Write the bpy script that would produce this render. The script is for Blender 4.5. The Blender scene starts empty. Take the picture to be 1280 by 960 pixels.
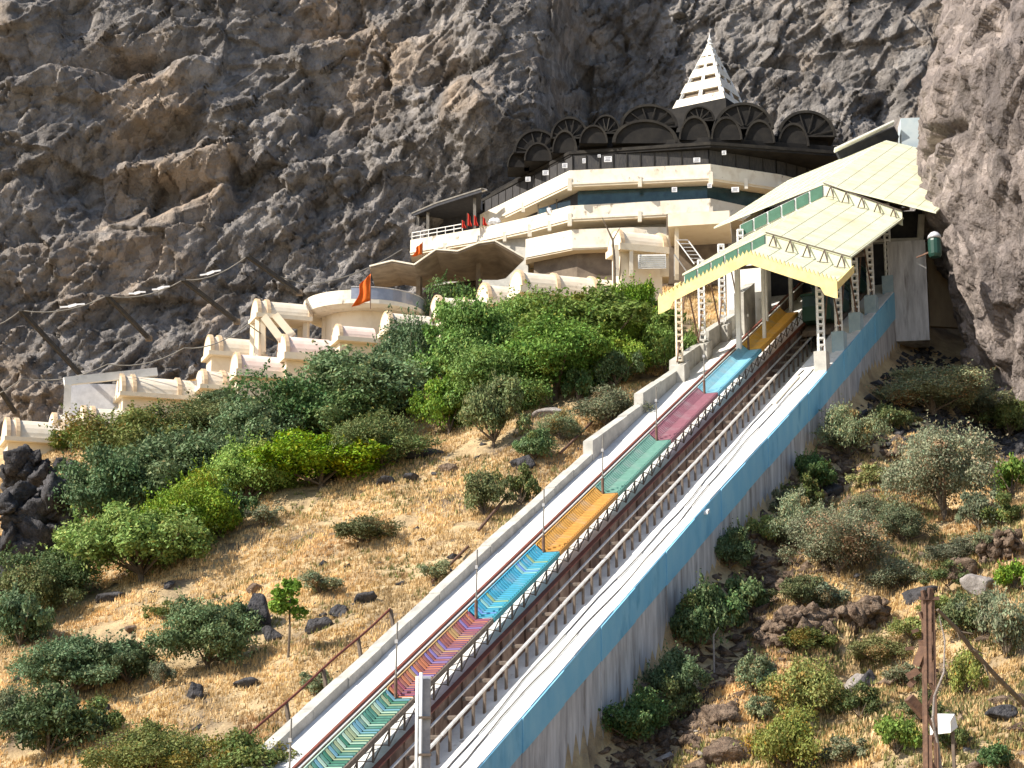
import bpy, math, random
import numpy as np
from mathutils import Vector

# ------------------------------------------------------------------ camera, light, exposure
sc = bpy.context.scene
C = sc.collection
PITCH = math.radians(12)
F = 640 / math.tan(math.radians(15))
cam = bpy.data.cameras.new('camera')
cam.sensor_width = 36; cam.lens = 18 / math.tan(math.radians(15))
cam.clip_start = .5; cam.clip_end = 4000
co = bpy.data.objects.new('camera', cam); C.objects.link(co)
co.location = (0, 0, 0); co.rotation_euler = (math.pi / 2 + PITCH, 0, 0)
sc.camera = co
SUN_EL = 41; SUN_H = Vector((-.92, -.38, 0)).normalized()
to_sun = Vector((SUN_H.x * math.cos(math.radians(SUN_EL)), SUN_H.y * math.cos(math.radians(SUN_EL)), math.sin(math.radians(SUN_EL))))
w = bpy.data.worlds.new('World'); sc.world = w; w.use_nodes = True
nt = w.node_tree
sky = nt.nodes.new('ShaderNodeTexSky'); sky.sky_type = 'NISHITA'; sky.sun_disc = False
sky.sun_elevation = math.radians(SUN_EL); sky.sun_rotation = math.atan2(SUN_H.x, SUN_H.y)
bg = nt.nodes['Background']; bg.inputs['Strength'].default_value = .12
nt.links.new(sky.outputs[0], bg.inputs['Color'])
sl = bpy.data.lights.new('sun', 'SUN'); sl.energy = 5.0; sl.angle = math.radians(.5); sl.color = (1, .93, .82)
so = bpy.data.objects.new('sun', sl); C.objects.link(so)
so.rotation_euler = to_sun.to_track_quat('Z', 'Y').to_euler()
sc.view_settings.view_transform = 'Standard'; sc.view_settings.look = 'None'
sc.view_settings.gamma = 1; sc.view_settings.use_curve_mapping = False
sc.view_settings.exposure = .68
sc.cycles.max_bounces = 5; sc.cycles.diffuse_bounces = 3; sc.cycles.transparent_max_bounces = 4

# ------------------------------------------------------------------ geometry of the place
def ray(u, v):
    x = (u - 640) / F; up = (480 - v) / F
    c, s = math.cos(PITCH), math.sin(PITCH)
    return np.array([x, c - up * s, s + up * c])
def P(u, v, D): return ray(u, v) * D
def at_z(u, v, z):
    r = ray(u, v); return r * (z / r[2])
_dv = ray(1700, -316); _dh = math.hypot(_dv[0], _dv[1])
H2 = _dv[:2] / _dh; SL = _dv[2] / _dh; R2 = np.array([H2[1], -H2[0]])
Q0 = P(1027, 465, 120)
def W(s, a, h=0):                       # ramp frame: s along, a across (0 = right wall), h above the slab
    xy = Q0[:2] + s * H2 + a * R2
    return np.array([xy[0], xy[1], Q0[2] + s * SL + h])
def at_s(u, v, s):                      # where a ray meets the ramp's cross section at s -> (a, h)
    r = ray(u, v); t = (Q0[:2] @ H2 + s) / (r[:2] @ H2); p = r * t
    return (p[:2] - Q0[:2]) @ R2, p[2] - Q0[2] - s * SL

# ---- numpy noise
def _h(i, j, k, seed):
    n = (i.astype(np.int64) * 374761393 + j.astype(np.int64) * 668265263 + k.astype(np.int64) * 2147483647 + seed * 974634777) & 0xffffffff
    n = ((n ^ (n >> 13)) * 1274126177) & 0xffffffff
    n = ((n ^ (n >> 16)) * 2246822519) & 0xffffffff
    return ((n ^ (n >> 15)) & 0xffffff) / float(0xffffff)
def vnoise(p, seed=0):
    i = np.floor(p).astype(np.int64); f = p - i; f = f * f * (3 - 2 * f)
    r = 0
    for dx in (0, 1):
        for dy in (0, 1):
            for dz in (0, 1):
                wgt = (f[:, 0] if dx else 1 - f[:, 0]) * (f[:, 1] if dy else 1 - f[:, 1]) * (f[:, 2] if dz else 1 - f[:, 2])
                r = r + wgt * _h(i[:, 0] + dx, i[:, 1] + dy, i[:, 2] + dz, seed)
    return r * 2 - 1
def fbm(p, octv=4, seed=0):
    r = 0; a = 1; tot = 0
    for o in range(octv):
        r = r + a * vnoise(p * 2 ** o + 13.7 * o, seed + o); tot += a; a *= .5
    return r / tot
def facets(p, seed=0, tilt=.8):                  # angular blocks: nearest cell's own tilted plane; also distance
    i = np.floor(p).astype(np.int64)
    best = np.full(len(p), 1e9); val = np.zeros(len(p)); sec = np.full(len(p), 1e9)
    for dx in (-1, 0, 1):
        for dy in (-1, 0, 1):
            for dz in (-1, 0, 1):
                c0, c1, c2 = i[:, 0] + dx, i[:, 1] + dy, i[:, 2] + dz
                q = np.stack([c0 + _h(c0, c1, c2, seed), c1 + _h(c0, c1, c2, seed + 1), c2 + _h(c0, c1, c2, seed + 2)], 1)
                d = p - q; dd = (d ** 2).sum(1)
                g = _h(c0, c1, c2, seed + 3) * 2 - 1
                tx = _h(c0, c1, c2, seed + 4) * 2 - 1; tz = _h(c0, c1, c2, seed + 5) * 2 - 1
                vv = g + (d[:, 0] * tx + d[:, 2] * tz) * tilt
                m = dd < best
                sec = np.where(m, best, np.minimum(sec, dd))
                val = np.where(m, vv, val); best = np.where(m, dd, best)
    return val, np.sqrt(sec) - np.sqrt(best)

# ---- the hill as a height field
def sstep(x, a, b):
    t = np.clip((x - a) / (b - a), 0, 1); return t * t * (3 - 2 * t)
BUMPS = []                              # (x, y, radius, height)
def terrain(x, y, rough=True):
    x = np.asarray(x, float); y = np.asarray(y, float)
    dx = x - Q0[0]; dy = y - Q0[1]
    s = dx * H2[0] + dy * H2[1]; a = dx * R2[0] + dy * R2[1]
    plane = Q0[2] + SL * s
    wb = np.interp(s, [-50, -37, -23, -9, 0, 10, 18], [-5.2, -4.6, -3.3, -3.4, -3.3, -3.6, -4.2])
    right = wb - .9 * np.exp(-((a - 2.4) / 1.7) ** 2) - np.clip((a - .3) * .5, 0, 4.2) + 1.6 * sstep(a, 9, 18) * (1 - sstep(s, -12, 6)) - 1.3 * sstep(s, -5, 12) * sstep(a, 2, 8)
    left = -1.0 - 0 * a
    under = -2.6
    off = np.where(a < -10.45, left, np.where(a < .25, under, right))
    k = np.clip(.45 * (-10.45 - a), 0, 1)
    off = np.where((a < -10.45), under * (1 - sstep(-a, 10.45, 10.9)) + left * sstep(-a, 10.45, 10.9), off)
    off = np.where((s > 26) & (a < .25), -1, off)
    z = plane + off
    p = np.stack([x.ravel(), y.ravel(), np.zeros(x.size)], 1)
    far = sstep(np.abs(a + 5), 6, 12).ravel()
    n = fbm(p / 13, 3, 5) * 1.3 * far
    if rough:
        n = n + (fbm(p / 2.6, 4, 9) * .5 + fbm(p / .9, 2, 15) * .12) * (.3 + .7 * far)
        q, e = facets(p / np.array([2.4, 2.4, 1]), 21)
        rr = np.clip(fbm(p / 9, 2, 33) * 2 - .2 + .7 * (a.ravel() > 2), 0, 1) * far
        n = n + q * .35 * rr
    z = z + n.reshape(x.shape)
    # right-hand gullies and crumbling edges
    g = np.abs(fbm(p / np.array([16, 22, 1]), 2, 71)).reshape(x.shape)
    z = z - (a > 3) * 1.6 * np.exp(-(g / .07) ** 2)
    for bx, by, br, bh in BUMPS:
        z = z + bh * np.exp(-(((x - bx) ** 2 + (y - by) ** 2) / br ** 2) ** 2)
    z = np.maximum(z, 0) + np.minimum(z, 0) * 0.0 + np.where(z < 0, -1.7 + 1.7 * np.exp(np.minimum(z, 0) / 1.7), 0)
    z = np.where(z > 47, 47 + (z - 47) * .15, z)
    return z
def tz(x, y): return float(terrain(np.array([x]), np.array([y]))[0])
_ts = np.arange(50, 215, .12)
def hit(u, v, tmin=50):
    r = ray(u, v); pts = _ts[:, None] * r[None]
    d = pts[:, 2] - terrain(pts[:, 0], pts[:, 1])
    idx = np.where((d < 0) & (_ts > tmin))[0]
    if len(idx) == 0: return pts[-1]
    return pts[idx[0]]

# ------------------------------------------------------------------ materials
def mat(name, c1, c2=None, scale=3., rough=.85, bump=0., bscale=None, detail=6, c3=None, s3=None, t3=(.45, .6), metal=0, stretch=None, spec=.3, attr=None, trans=0, dist=.03, contrast=(.35, .65)):
    m = bpy.data.materials.new(name); m.use_nodes = True
    N = m.node_tree.nodes; L = m.node_tree.links; b = N['Principled BSDF']
    b.inputs['Roughness'].default_value = rough; b.inputs['Metallic'].default_value = metal
    b.inputs['Specular IOR Level'].default_value = spec
    tc = N.new('ShaderNodeTexCoord'); mp = N.new('ShaderNodeMapping'); L.new(tc.outputs['Object'], mp.inputs[0])
    if stretch: mp.inputs['Scale'].default_value = stretch
    col = None
    def ns(sc_, seed=0):
        n = N.new('ShaderNodeTexNoise'); n.inputs['Scale'].default_value = sc_; n.inputs['Detail'].default_value = detail
        n.inputs['Roughness'].default_value = .62
        L.new(mp.outputs[0], n.inputs['Vector']); return n
    def mixc(fac, A, B):
        x = N.new('ShaderNodeMix'); x.data_type = 'RGBA'
        L.new(fac, x.inputs['Factor'])
        for sock, v in ((x.inputs['A'], A), (x.inputs['B'], B)):
            if isinstance(v, tuple): sock.default_value = (*v, 1)
            else: L.new(v, sock)
        return x.outputs['Result']
    def ramp(fac, a, b_):
        r = N.new('ShaderNodeMapRange'); r.inputs['From Min'].default_value = a; r.inputs['From Max'].default_value = b_
        L.new(fac, r.inputs['Value']); return r.outputs[0]
    if c2 is not None:
        col = mixc(ramp(ns(scale).outputs[0], *contrast), c1, c2)
    if c3 is not None:
        col = mixc(ramp(ns(s3 or scale * .3).outputs[0], *t3), col, c3)
    if attr:
        a = N.new('ShaderNodeAttribute'); a.attribute_name = attr
        x = N.new('ShaderNodeMix'); x.data_type = 'RGBA'; x.blend_type = 'MULTIPLY'; x.inputs['Factor'].default_value = 1
        if col is None: x.inputs['A'].default_value = (*c1, 1)
        else: L.new(col, x.inputs['A'])
        L.new(a.outputs['Color'], x.inputs['B']); col = x.outputs['Result']
    if col is None: b.inputs['Base Color'].default_value = (*c1, 1)
    else: L.new(col, b.inputs['Base Color'])
    if bump:
        bn = ns(bscale or scale * 3); bu = N.new('ShaderNodeBump'); bu.inputs['Strength'].default_value = bump; bu.inputs['Distance'].default_value = dist
        L.new(bn.outputs[0], bu.inputs['Height']); L.new(bu.outputs[0], b.inputs['Normal'])
    if trans:
        t = N.new('ShaderNodeBsdfTranslucent'); mx = N.new('ShaderNodeMixShader'); mx.inputs[0].default_value = trans
        if col is None: t.inputs[0].default_value = (*c1, 1)
        else: L.new(col, t.inputs[0])
        L.new(b.outputs[0], mx.inputs[1]); L.new(t.outputs[0], mx.inputs[2]); L.new(mx.outputs[0], N['Material Output'].inputs[0])
    return m
M = {}
def fracture(m, scales, dist, stretch=(1, 1, .45), rotx=.5, tone=.35):
    N = m.node_tree.nodes; L = m.node_tree.links; b = N['Principled BSDF']
    tc = N.new('ShaderNodeTexCoord'); nz = N.new('ShaderNodeTexNoise'); nz.inputs['Scale'].default_value = .7; nz.inputs['Detail'].default_value = 5
    L.new(tc.outputs['Object'], nz.inputs['Vector'])
    mx = N.new('ShaderNodeVectorMath'); mx.operation = 'MULTIPLY_ADD'; mx.inputs[1].default_value = (1.2, 1.2, 1.2)
    L.new(nz.outputs['Color'], mx.inputs[0]); L.new(tc.outputs['Object'], mx.inputs[2])
    mp = N.new('ShaderNodeMapping'); mp.inputs['Scale'].default_value = stretch; mp.inputs['Rotation'].default_value = (0, rotx, 0)
    L.new(mx.outputs[0], mp.inputs[0])
    prev = b.inputs['Normal'].links[0].from_socket if b.inputs['Normal'].links else None
    for k, sc_ in enumerate(scales):
        v = N.new('ShaderNodeTexVoronoi'); v.feature = 'F1'; v.inputs['Scale'].default_value = sc_; v.inputs['Randomness'].default_value = 1
        L.new(mp.outputs[0], v.inputs['Vector'])
        sep = N.new('ShaderNodeSeparateColor'); L.new(v.outputs['Color'], sep.inputs[0])
        # each cell sits at its own level and tilts: height = level + tilt . offset
        ad = N.new('ShaderNodeMath'); ad.operation = 'MULTIPLY_ADD'; ad.inputs[1].default_value = -.8
        L.new(v.outputs['Distance'], ad.inputs[0]); L.new(sep.outputs[0], ad.inputs[2])
        bu = N.new('ShaderNodeBump'); bu.inputs['Strength'].default_value = .9; bu.inputs['Distance'].default_value = dist / (k + 1)
        L.new(ad.outputs[0], bu.inputs['Height'])
        if prev: L.new(prev, bu.inputs['Normal'])
        prev = bu.outputs[0]
        if k == 0: cell = sep.outputs[1]
    L.new(prev, b.inputs['Normal'])
    src = b.inputs['Base Color'].links[0].from_socket
    mr = N.new('ShaderNodeMapRange'); mr.inputs['To Min'].default_value = 1 - tone; mr.inputs['To Max'].default_value = 1 + tone * .6
    L.new(cell, mr.inputs['Value'])
    mm = N.new('ShaderNodeVectorMath'); mm.operation = 'SCALE'; L.new(src, mm.inputs[0]); L.new(mr.outputs[0], mm.inputs['Scale'])
    L.new(mm.outputs[0], b.inputs['Base Color'])
M['cliff'] = mat('cliff_basalt', (.135, .122, .114), (.285, .26, .24), .38, bump=1, bscale=3.2, dist=.32, detail=11, c3=(.33, .26, .20), s3=.08, t3=(.5, .64), contrast=(.38, .62))
M['pillar'] = mat('pillar_basalt', (.16, .132, .12), (.345, .29, .26), .55, bump=.9, bscale=2.2, dist=.4, detail=9, c3=(.16, .135, .125), s3=.12, t3=(.5, .62))
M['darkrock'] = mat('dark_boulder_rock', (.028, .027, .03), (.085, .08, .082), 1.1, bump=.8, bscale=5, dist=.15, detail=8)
M['redrock'] = mat('red_conglomerate', (.10, .065, .045), (.30, .215, .15), 1.6, bump=1, bscale=5, dist=.25, detail=8)
M['palerock'] = mat('pale_boulder_rock', (.22, .19, .17), (.40, .36, .33), 1.3, bump=.8, bscale=5, dist=.12, detail=8)
M['ground'] = mat('dry_hillside_soil', (.34, .24, .13), (.54, .41, .23), .8, bump=.8, bscale=3.5, dist=.25, detail=9, c3=(.15, .11, .075), s3=.22, t3=(.52, .66))
fracture(M['cliff'], (1.1, 3.4), .2)
fracture(M['pillar'], (1.2, 3.6), .22, (1, 1, .5), .2)
fracture(M['darkrock'], (3.0, 7.0), .10, (1, 1, .8), .3)
fracture(M['redrock'], (3.5, 8.0), .10, (1, 1, .9), .3)
M['white'] = mat('white_painted_concrete', (.76, .75, .72), (.58, .56, .52), 1.2, bump=.35, bscale=6, c3=(.36, .34, .31), s3=1.9, t3=(.64, .73), contrast=(.5, .8), detail=9)
M['slab'] = mat('pale_ramp_slab_concrete', (.70, .69, .66), (.50, .48, .45), 1.0, bump=.4, bscale=6, contrast=(.45, .8), c3=(.34, .31, .28), s3=1.7, t3=(.62, .72), detail=9)  # one pale worn concrete for the upper and lower ramp slabs
M['conc'] = mat('weathered_concrete', (.50, .48, .43), (.32, .31, .28), 1.1, bump=.4, bscale=6, detail=8)
M['stained'] = mat('streaked_retaining_concrete', (.58, .57, .57), (.33, .32, .32), 1.5, bump=.5, bscale=4, stretch=(1.6, 1.6, .22), detail=8, c3=(.24, .22, .21), s3=.9, t3=(.55, .66))
M['blue'] = mat('faded_blue_wall_paint', (.18, .46, .66), (.25, .52, .68), .9, bump=.2, bscale=5, rough=.6, c3=(.10, .33, .52), s3=.6, t3=(.55, .7), stretch=(1.2, 1.2, .5))
M['pedblue'] = mat('pale_blue_pedestal_paint', (.36, .46, .50), (.28, .38, .44), 2, bump=.2)
M['ochre'] = mat('ochre_stained_plaster', (.42, .33, .22), (.30, .23, .16), 1.2, bump=.3, stretch=(1, 1, .4))
M['cablegrey'] = mat('dusty_cable_sheath', (.09, .08, .075), (.2, .19, .18), .8)
M['fencesteel'] = mat('dark_fence_steel', (.04, .037, .035), (.065, .06, .055), 3)
M['tankblue'] = mat('pale_blue_grey_wash', (.42, .50, .54), (.52, .58, .60), 1.2)
M['mastgrey'] = mat('grey_mast_steel', (.20, .20, .22), (.32, .32, .33), 2.5, bump=.2, rough=.5)  # darker grey than the galvanised post steel
M['roofseam'] = mat('grimy_sheet_joint', (.40, .38, .25), (.58, .57, .42), 2)
M['cream'] = mat('cream_wall_paint', (.78, .68, .52), (.66, .54, .38), .9, bump=.2, bscale=5, contrast=(.5, .8))
M['palecream'] = mat('pale_cream_plaster', (.76, .70, .59), (.56, .47, .35), 1.1, bump=.25, bscale=6, contrast=(.48, .78), detail=9, c3=(.30, .25, .19), s3=1.6, t3=(.6, .7), stretch=(1, 1, .7))  # paler plaster than the cream walls, with brown stains
M['vaultcream'] = mat('aged_cream_vault_paint', (.64, .55, .43), (.74, .67, .56), 1.2, bump=.3, bscale=5, c3=(.36, .28, .2), s3=1.5, t3=(.6, .72), detail=9)
M['rib'] = mat('tan_rib_paint', (.50, .36, .23), (.60, .46, .30), 2, bump=.2)
M['pink'] = mat('faded_pink_vault_paint', (.72, .54, .47), (.80, .68, .60), 1.2, bump=.2, bscale=6)
M['roofyel'] = mat('pale_yellow_sheet_roof', (.60, .61, .42), (.68, .68, .52), .6, bump=.15, bscale=3, rough=.5, c3=(.54, .50, .31), s3=.5, t3=(.5, .7), detail=9)
M['yellow'] = mat('yellow_fascia_paint', (.77, .62, .27), (.68, .52, .20), 2, bump=.15, rough=.55)
M['green'] = mat('green_louvre_paint', (.035, .11, .065), (.05, .14, .09), 2, rough=.5)
M['dgreen'] = mat('dark_green_carriage_paint', (.015, .05, .035), (.02, .06, .045), 2, rough=.4)
M['dark'] = mat('dark_interior', (.03, .032, .04), (.05, .05, .055), 2)  # near-black: interior shade put into the colour; also the dark wing roof
M['mesh'] = mat('dark_weathered_mesh_cladding', (.035, .035, .04), (.07, .065, .06), 4, stretch=(3, 3, .5))
M['vault'] = mat('shade_toned_vault_sheet', (.010, .009, .009), (.024, .021, .018), 1.2, bump=.3)  # dark netted sheet, darkened further to hold the cliff's shadow
M['rim'] = mat('weathered_grey_rim', (.15, .14, .125), (.24, .22, .19), 2)
M['vrim'] = mat('shade_toned_vault_rim', (.014, .012, .011), (.04, .035, .028), .9)  # rim colour darkened in place of the cliff's shadow
M['glass'] = mat('dark_teal_window_glass', (.012, .035, .045), (.03, .07, .08), 1.2, rough=.15, spec=.6)
M['brown'] = mat('rusty_brown_girder', (.16, .10, .075), (.27, .19, .14), 2.2, bump=.4, bscale=8, detail=8, c3=(.10, .06, .045), s3=.8, stretch=(1, 1, .6))
M['redbrown'] = mat('oxide_red_rail_paint', (.20, .055, .035), (.13, .05, .035), 3, rough=.6)
M['rust'] = mat('rusted_steel', (.20, .115, .075), (.09, .055, .042), 3.5, bump=.5, bscale=10)
M['steel'] = mat('worn_rail_steel', (.62, .61, .60), (.45, .43, .41), 3, metal=.2, rough=.45)
M['galv'] = mat('galvanised_post_steel', (.60, .60, .62), (.48, .48, .50), 2, rough=.5, metal=.15)
M['darksteel'] = mat('dark_lattice_steel', (.10, .08, .065), (.17, .13, .10), 4)
M['shell'] = mat('stained_concrete_shell', (.24, .19, .14), (.13, .10, .075), .8, bump=.35, bscale=4, detail=8)
M['bark'] = mat('grey_brown_bark', (.16, .12, .085), (.09, .07, .05), 5, bump=.5)
M['saffron'] = mat('saffron_cloth', (.85, .22, .03), (.78, .15, .02), 3, rough=.8, trans=.3)
M['red'] = mat('red_cloth', (.65, .06, .03), (.55, .04, .03), 3, rough=.8, trans=.2)
M['sign'] = mat('white_sign_paint', (.78, .78, .80), (.7, .7, .72), 3, rough=.5)
M['ink'] = mat('grey_lettering', (.12, .12, .16), rough=.6)
M['clear'] = mat('tinted_railing_glass', (.22, .24, .30), (.28, .30, .36), 2, rough=.1, spec=.7)
M['black'] = mat('black_cable_rubber', (.03, .03, .03), (.05, .05, .05), 4)
LEAF = {
 'bright': ((.12, .24, .03), (.20, .34, .05)),
 'lime': ((.16, .28, .035), (.26, .38, .06)),
 'deep': ((.07, .135, .05), (.14, .215, .09)),
 'olive': ((.10, .135, .045), (.17, .205, .075)),
 'sage': ((.15, .18, .105), (.25, .275, .16)),
 'yellow': ((.19, .225, .06), (.28, .31, .10)),
}
for k, (a, b) in LEAF.items():
    M['leaf_' + k] = m_ = mat('foliage_' + k, a, b, .8, rough=.65, attr='tint', trans=.22, spec=.25, detail=3)
    N_ = m_.node_tree.nodes; L_ = m_.node_tree.links; oi = N_.new('ShaderNodeObjectInfo')
    for nd in (N_['Principled BSDF'].inputs['Base Color'], [n for n in N_ if n.bl_idname == 'ShaderNodeBsdfTranslucent'][0].inputs[0]):
        hs = N_.new('ShaderNodeHueSaturation'); src = nd.links[0].from_socket; L_.new(src, hs.inputs['Color'])
        for sk, lo, hi in (('Hue', .475, .503), ('Saturation', .85, 1.12), ('Value', .78, 1.25)):
            mr = N_.new('ShaderNodeMapRange'); mr.inputs['To Min'].default_value = lo; mr.inputs['To Max'].default_value = hi
            ml = N_.new('ShaderNodeMath'); ml.operation = 'FRACT'; m2 = N_.new('ShaderNodeMath'); m2.operation = 'MULTIPLY'; m2.inputs[1].default_value = {'Hue': 7.3, 'Saturation': 13.1, 'Value': 1.0}[sk]
            L_.new(oi.outputs['Random'], m2.inputs[0]); L_.new(m2.outputs[0], ml.inputs[0]); L_.new(ml.outputs[0], mr.inputs['Value']); L_.new(mr.outputs[0], hs.inputs[sk])
        L_.new(hs.outputs[0], nd)
M['straw'] = mat('dry_straw_grass', (.72, .49, .21), (.83, .62, .34), .35, rough=.8, attr='tint', trans=.25, detail=3, c3=(.58, .36, .17), s3=.12, t3=(.5, .65))
M['weed'] = mat('half_dry_weeds', (.20, .22, .07), (.30, .27, .11), .5, rough=.8, attr='tint', trans=.25, detail=3)

# ------------------------------------------------------------------ mesh helpers
def tag(o, label=None, cat=None, group=None, kind=None):
    if label: o['label'] = label
    if cat: o['category'] = cat
    if group: o['group'] = group
    if kind: o['kind'] = kind
    return o
def empty(name, loc, label, cat, group=None):
    o = bpy.data.objects.new(name, None); C.objects.link(o); o.location = [float(q) for q in loc]
    o.empty_display_size = .3
    return tag(o, label, cat, group)
class MB:
    def __init__(s): s.v = []; s.f = []; s.mi = []; s.cur = 0
    def add(s, vs, fs):
        b = len(s.v); s.v += [tuple(float(c) for c in q) for q in vs]
        s.f += [tuple(b + i for i in f) for f in fs]; s.mi += [s.cur] * len(fs); return s
    def hexa(s, p):                                        # 4 bottom, 4 top
        return s.add(p, [(3, 2, 1, 0), (4, 5, 6, 7), (0, 1, 5, 4), (1, 2, 6, 5), (2, 3, 7, 6), (3, 0, 4, 7)])
    def box(s, c, d, rz=0):
        x, y, z = d[0] / 2, d[1] / 2, d[2] / 2; cr, sr = math.cos(rz), math.sin(rz); p = []
        for zz in (-z, z):
            for q in ((-x, -y), (x, -y), (x, y), (-x, y)):
                p.append((c[0] + q[0] * cr - q[1] * sr, c[1] + q[0] * sr + q[1] * cr, c[2] + zz))
        return s.hexa(p)
    def bar(s, a, b, w_, h_=None, up=(0, 0, 1)):
        a = Vector(a); b = Vector(b); d = (b - a).normalized(); up = Vector(up)
        if abs(d.dot(up)) > .98: up = Vector((H2[0], H2[1], 0))
        x = d.cross(up).normalized() * w_ / 2; y = x.cross(d).normalized() * (h_ or w_) / 2
        return s.hexa([a - x - y, a + x - y, b + x - y, b - x - y, a - x + y, a + x + y, b + x + y, b - x + y])
    def tube(s, pts, r, n=8, caps=True):
        pts = [Vector(p) for p in pts]; rs = r if isinstance(r, (list, tuple)) else [r] * len(pts)
        rings = []
        for i, p in enumerate(pts):
            d = (pts[min(i + 1, len(pts) - 1)] - pts[max(i - 1, 0)]).normalized()
            up = Vector((0, 0, 1)) if abs(d.z) < .9 else Vector((1, 0, 0))
            x = d.cross(up).normalized(); y = x.cross(d)
            rings.append([p + (x * math.cos(2 * math.pi * k / n) + y * math.sin(2 * math.pi * k / n)) * rs[i] for k in range(n)])
        fs = []
        for i in range(len(pts) - 1):
            for k in range(n): fs.append((i * n + k, i * n + (k + 1) % n, (i + 1) * n + (k + 1) % n, (i + 1) * n + k))
        if caps: fs.append(tuple(range(n))[::-1]); fs.append(tuple((len(pts) - 1) * n + k for k in range(n)))
        return s.add([q for r_ in rings for q in r_], fs)
    def loft(s, rings, closed=True, caps=True):            # rings of equal point count
        n = len(rings[0]); fs = []
        for i in range(len(rings) - 1):
            for k in range(n if closed else n - 1):
                fs.append((i * n + k, i * n + (k + 1) % n, (i + 1) * n + (k + 1) % n, (i + 1) * n + k))
        if caps: fs.append(tuple(range(n))[::-1]); fs.append(tuple((len(rings) - 1) * n + k for k in range(n)))
        return s.add([q for r_ in rings for q in r_], fs)
    def slab(s, poly, z0, z1):                             # plan polygon, vertical prism
        n = len(poly)
        vs = [(p[0], p[1], z0) for p in poly] + [(p[0], p[1], z1) for p in poly]
        return s.add(vs, [tuple(range(n))[::-1], tuple(range(n, 2 * n))] + [(i, (i + 1) % n, n + (i + 1) % n, n + i) for i in range(n)])
    def wall(s, line, z0, z1, t):                          # thick wall on a plan polyline, thickness towards +y side
        n = len(line); nr = []
        for i in range(n):
            d = np.zeros(2)
            for j in (i - 1, i):
                if 0 <= j < n - 1:
                    e = np.array(line[j + 1][:2]) - np.array(line[j][:2]); e = e / np.linalg.norm(e); d += np.array([-e[1], e[0]])
            nr.append(d / np.linalg.norm(d))
        for i in range(n - 1):
            a, b = np.array(line[i][:2]), np.array(line[i + 1][:2]); a2, b2 = a + nr[i] * t, b + nr[i + 1] * t
            s.hexa([(*a, z0), (*b, z0), (*b2, z0), (*a2, z0), (*a, z1), (*b, z1), (*b2, z1), (*a2, z1)])
        return s
    def build(s, name, m, parent=None, label=None, cat=None, group=None, kind=None, smooth=False, origin=None):
        vs = np.array(s.v)
        if parent is not None: org = np.array(parent['_org'] if '_org' in parent else parent.location)
        else: org = np.array(origin) if origin is not None else np.array([(vs[:, 0].min() + vs[:, 0].max()) / 2, (vs[:, 1].min() + vs[:, 1].max()) / 2, vs[:, 2].min()])
        if kind == 'structure': org = np.zeros(3)
        me = bpy.data.meshes.new(name); me.from_pydata((vs - org).tolist(), [], s.f)
        ms = m if isinstance(m, (list, tuple)) else [m]
        for q in ms: me.materials.append(M[q] if isinstance(q, str) else q)
        if len(ms) > 1: me.polygons.foreach_set('material_index', s.mi)
        if smooth: me.polygons.foreach_set('use_smooth', [True] * len(me.polygons))
        me.update()
        o = bpy.data.objects.new(name, me); C.objects.link(o)
        if parent is not None: o.parent = parent; WORLD[o.name] = org
        else: o.location = org.tolist()
        return tag(o, label, cat, group, kind)
WORLD = {}
def sub(parent):                                            # a part acting as parent: its local origin equals the thing's
    class Q(dict): pass
    return parent
def build_sub(mb, name, m, part, label=None):               # sub-part: vertices relative to the same origin as the part
    vs = np.array(mb.v); org = np.array(WORLD[part.name])
    me = bpy.data.meshes.new(name); me.from_pydata((vs - org).tolist(), [], mb.f)
    me.materials.append(M[m]); me.update()
    o = bpy.data.objects.new(name, me); C.objects.link(o); o.parent = part
    WORLD[o.name] = org
    if label: o['label'] = label
    return o
def grid_mesh(name, X, Y, Z, m, kind=None, label=None, cat=None, smooth=False, flip=False):
    n, k = X.shape; co_ = np.stack([X.ravel(), Y.ravel(), Z.ravel()], 1)
    i = np.arange(n * k).reshape(n, k)
    f = np.stack([i[:-1, :-1].ravel(), i[:-1, 1:].ravel(), i[1:, 1:].ravel(), i[1:, :-1].ravel()], 1)
    if flip: f = f[:, ::-1]
    return raw_mesh(name, co_, f, m, kind, label, cat, smooth)
def raw_mesh(name, co_, f, m, kind=None, label=None, cat=None, smooth=False, tint=None, link=True):
    me = bpy.data.meshes.new(name); nf, k = f.shape
    me.vertices.add(len(co_)); me.vertices.foreach_set('co', co_.astype(np.float32).ravel())
    me.loops.add(nf * k); me.loops.foreach_set('vertex_index', f.astype(np.int32).ravel())
    me.polygons.add(nf); me.polygons.foreach_set('loop_start', np.arange(0, nf * k, k, dtype=np.int32))
    me.update(calc_edges=True)
    if smooth: me.polygons.foreach_set('use_smooth', np.ones(nf, bool))
    if tint is not None:
        at = me.attributes.new('tint', 'FLOAT_COLOR', 'POINT'); at.data.foreach_set('color', tint.astype(np.float32).ravel())
    me.materials.append(M[m])
    if not link: return me
    o = bpy.data.objects.new(name, me); C.objects.link(o)
    return tag(o, label, cat, None, kind)

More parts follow.
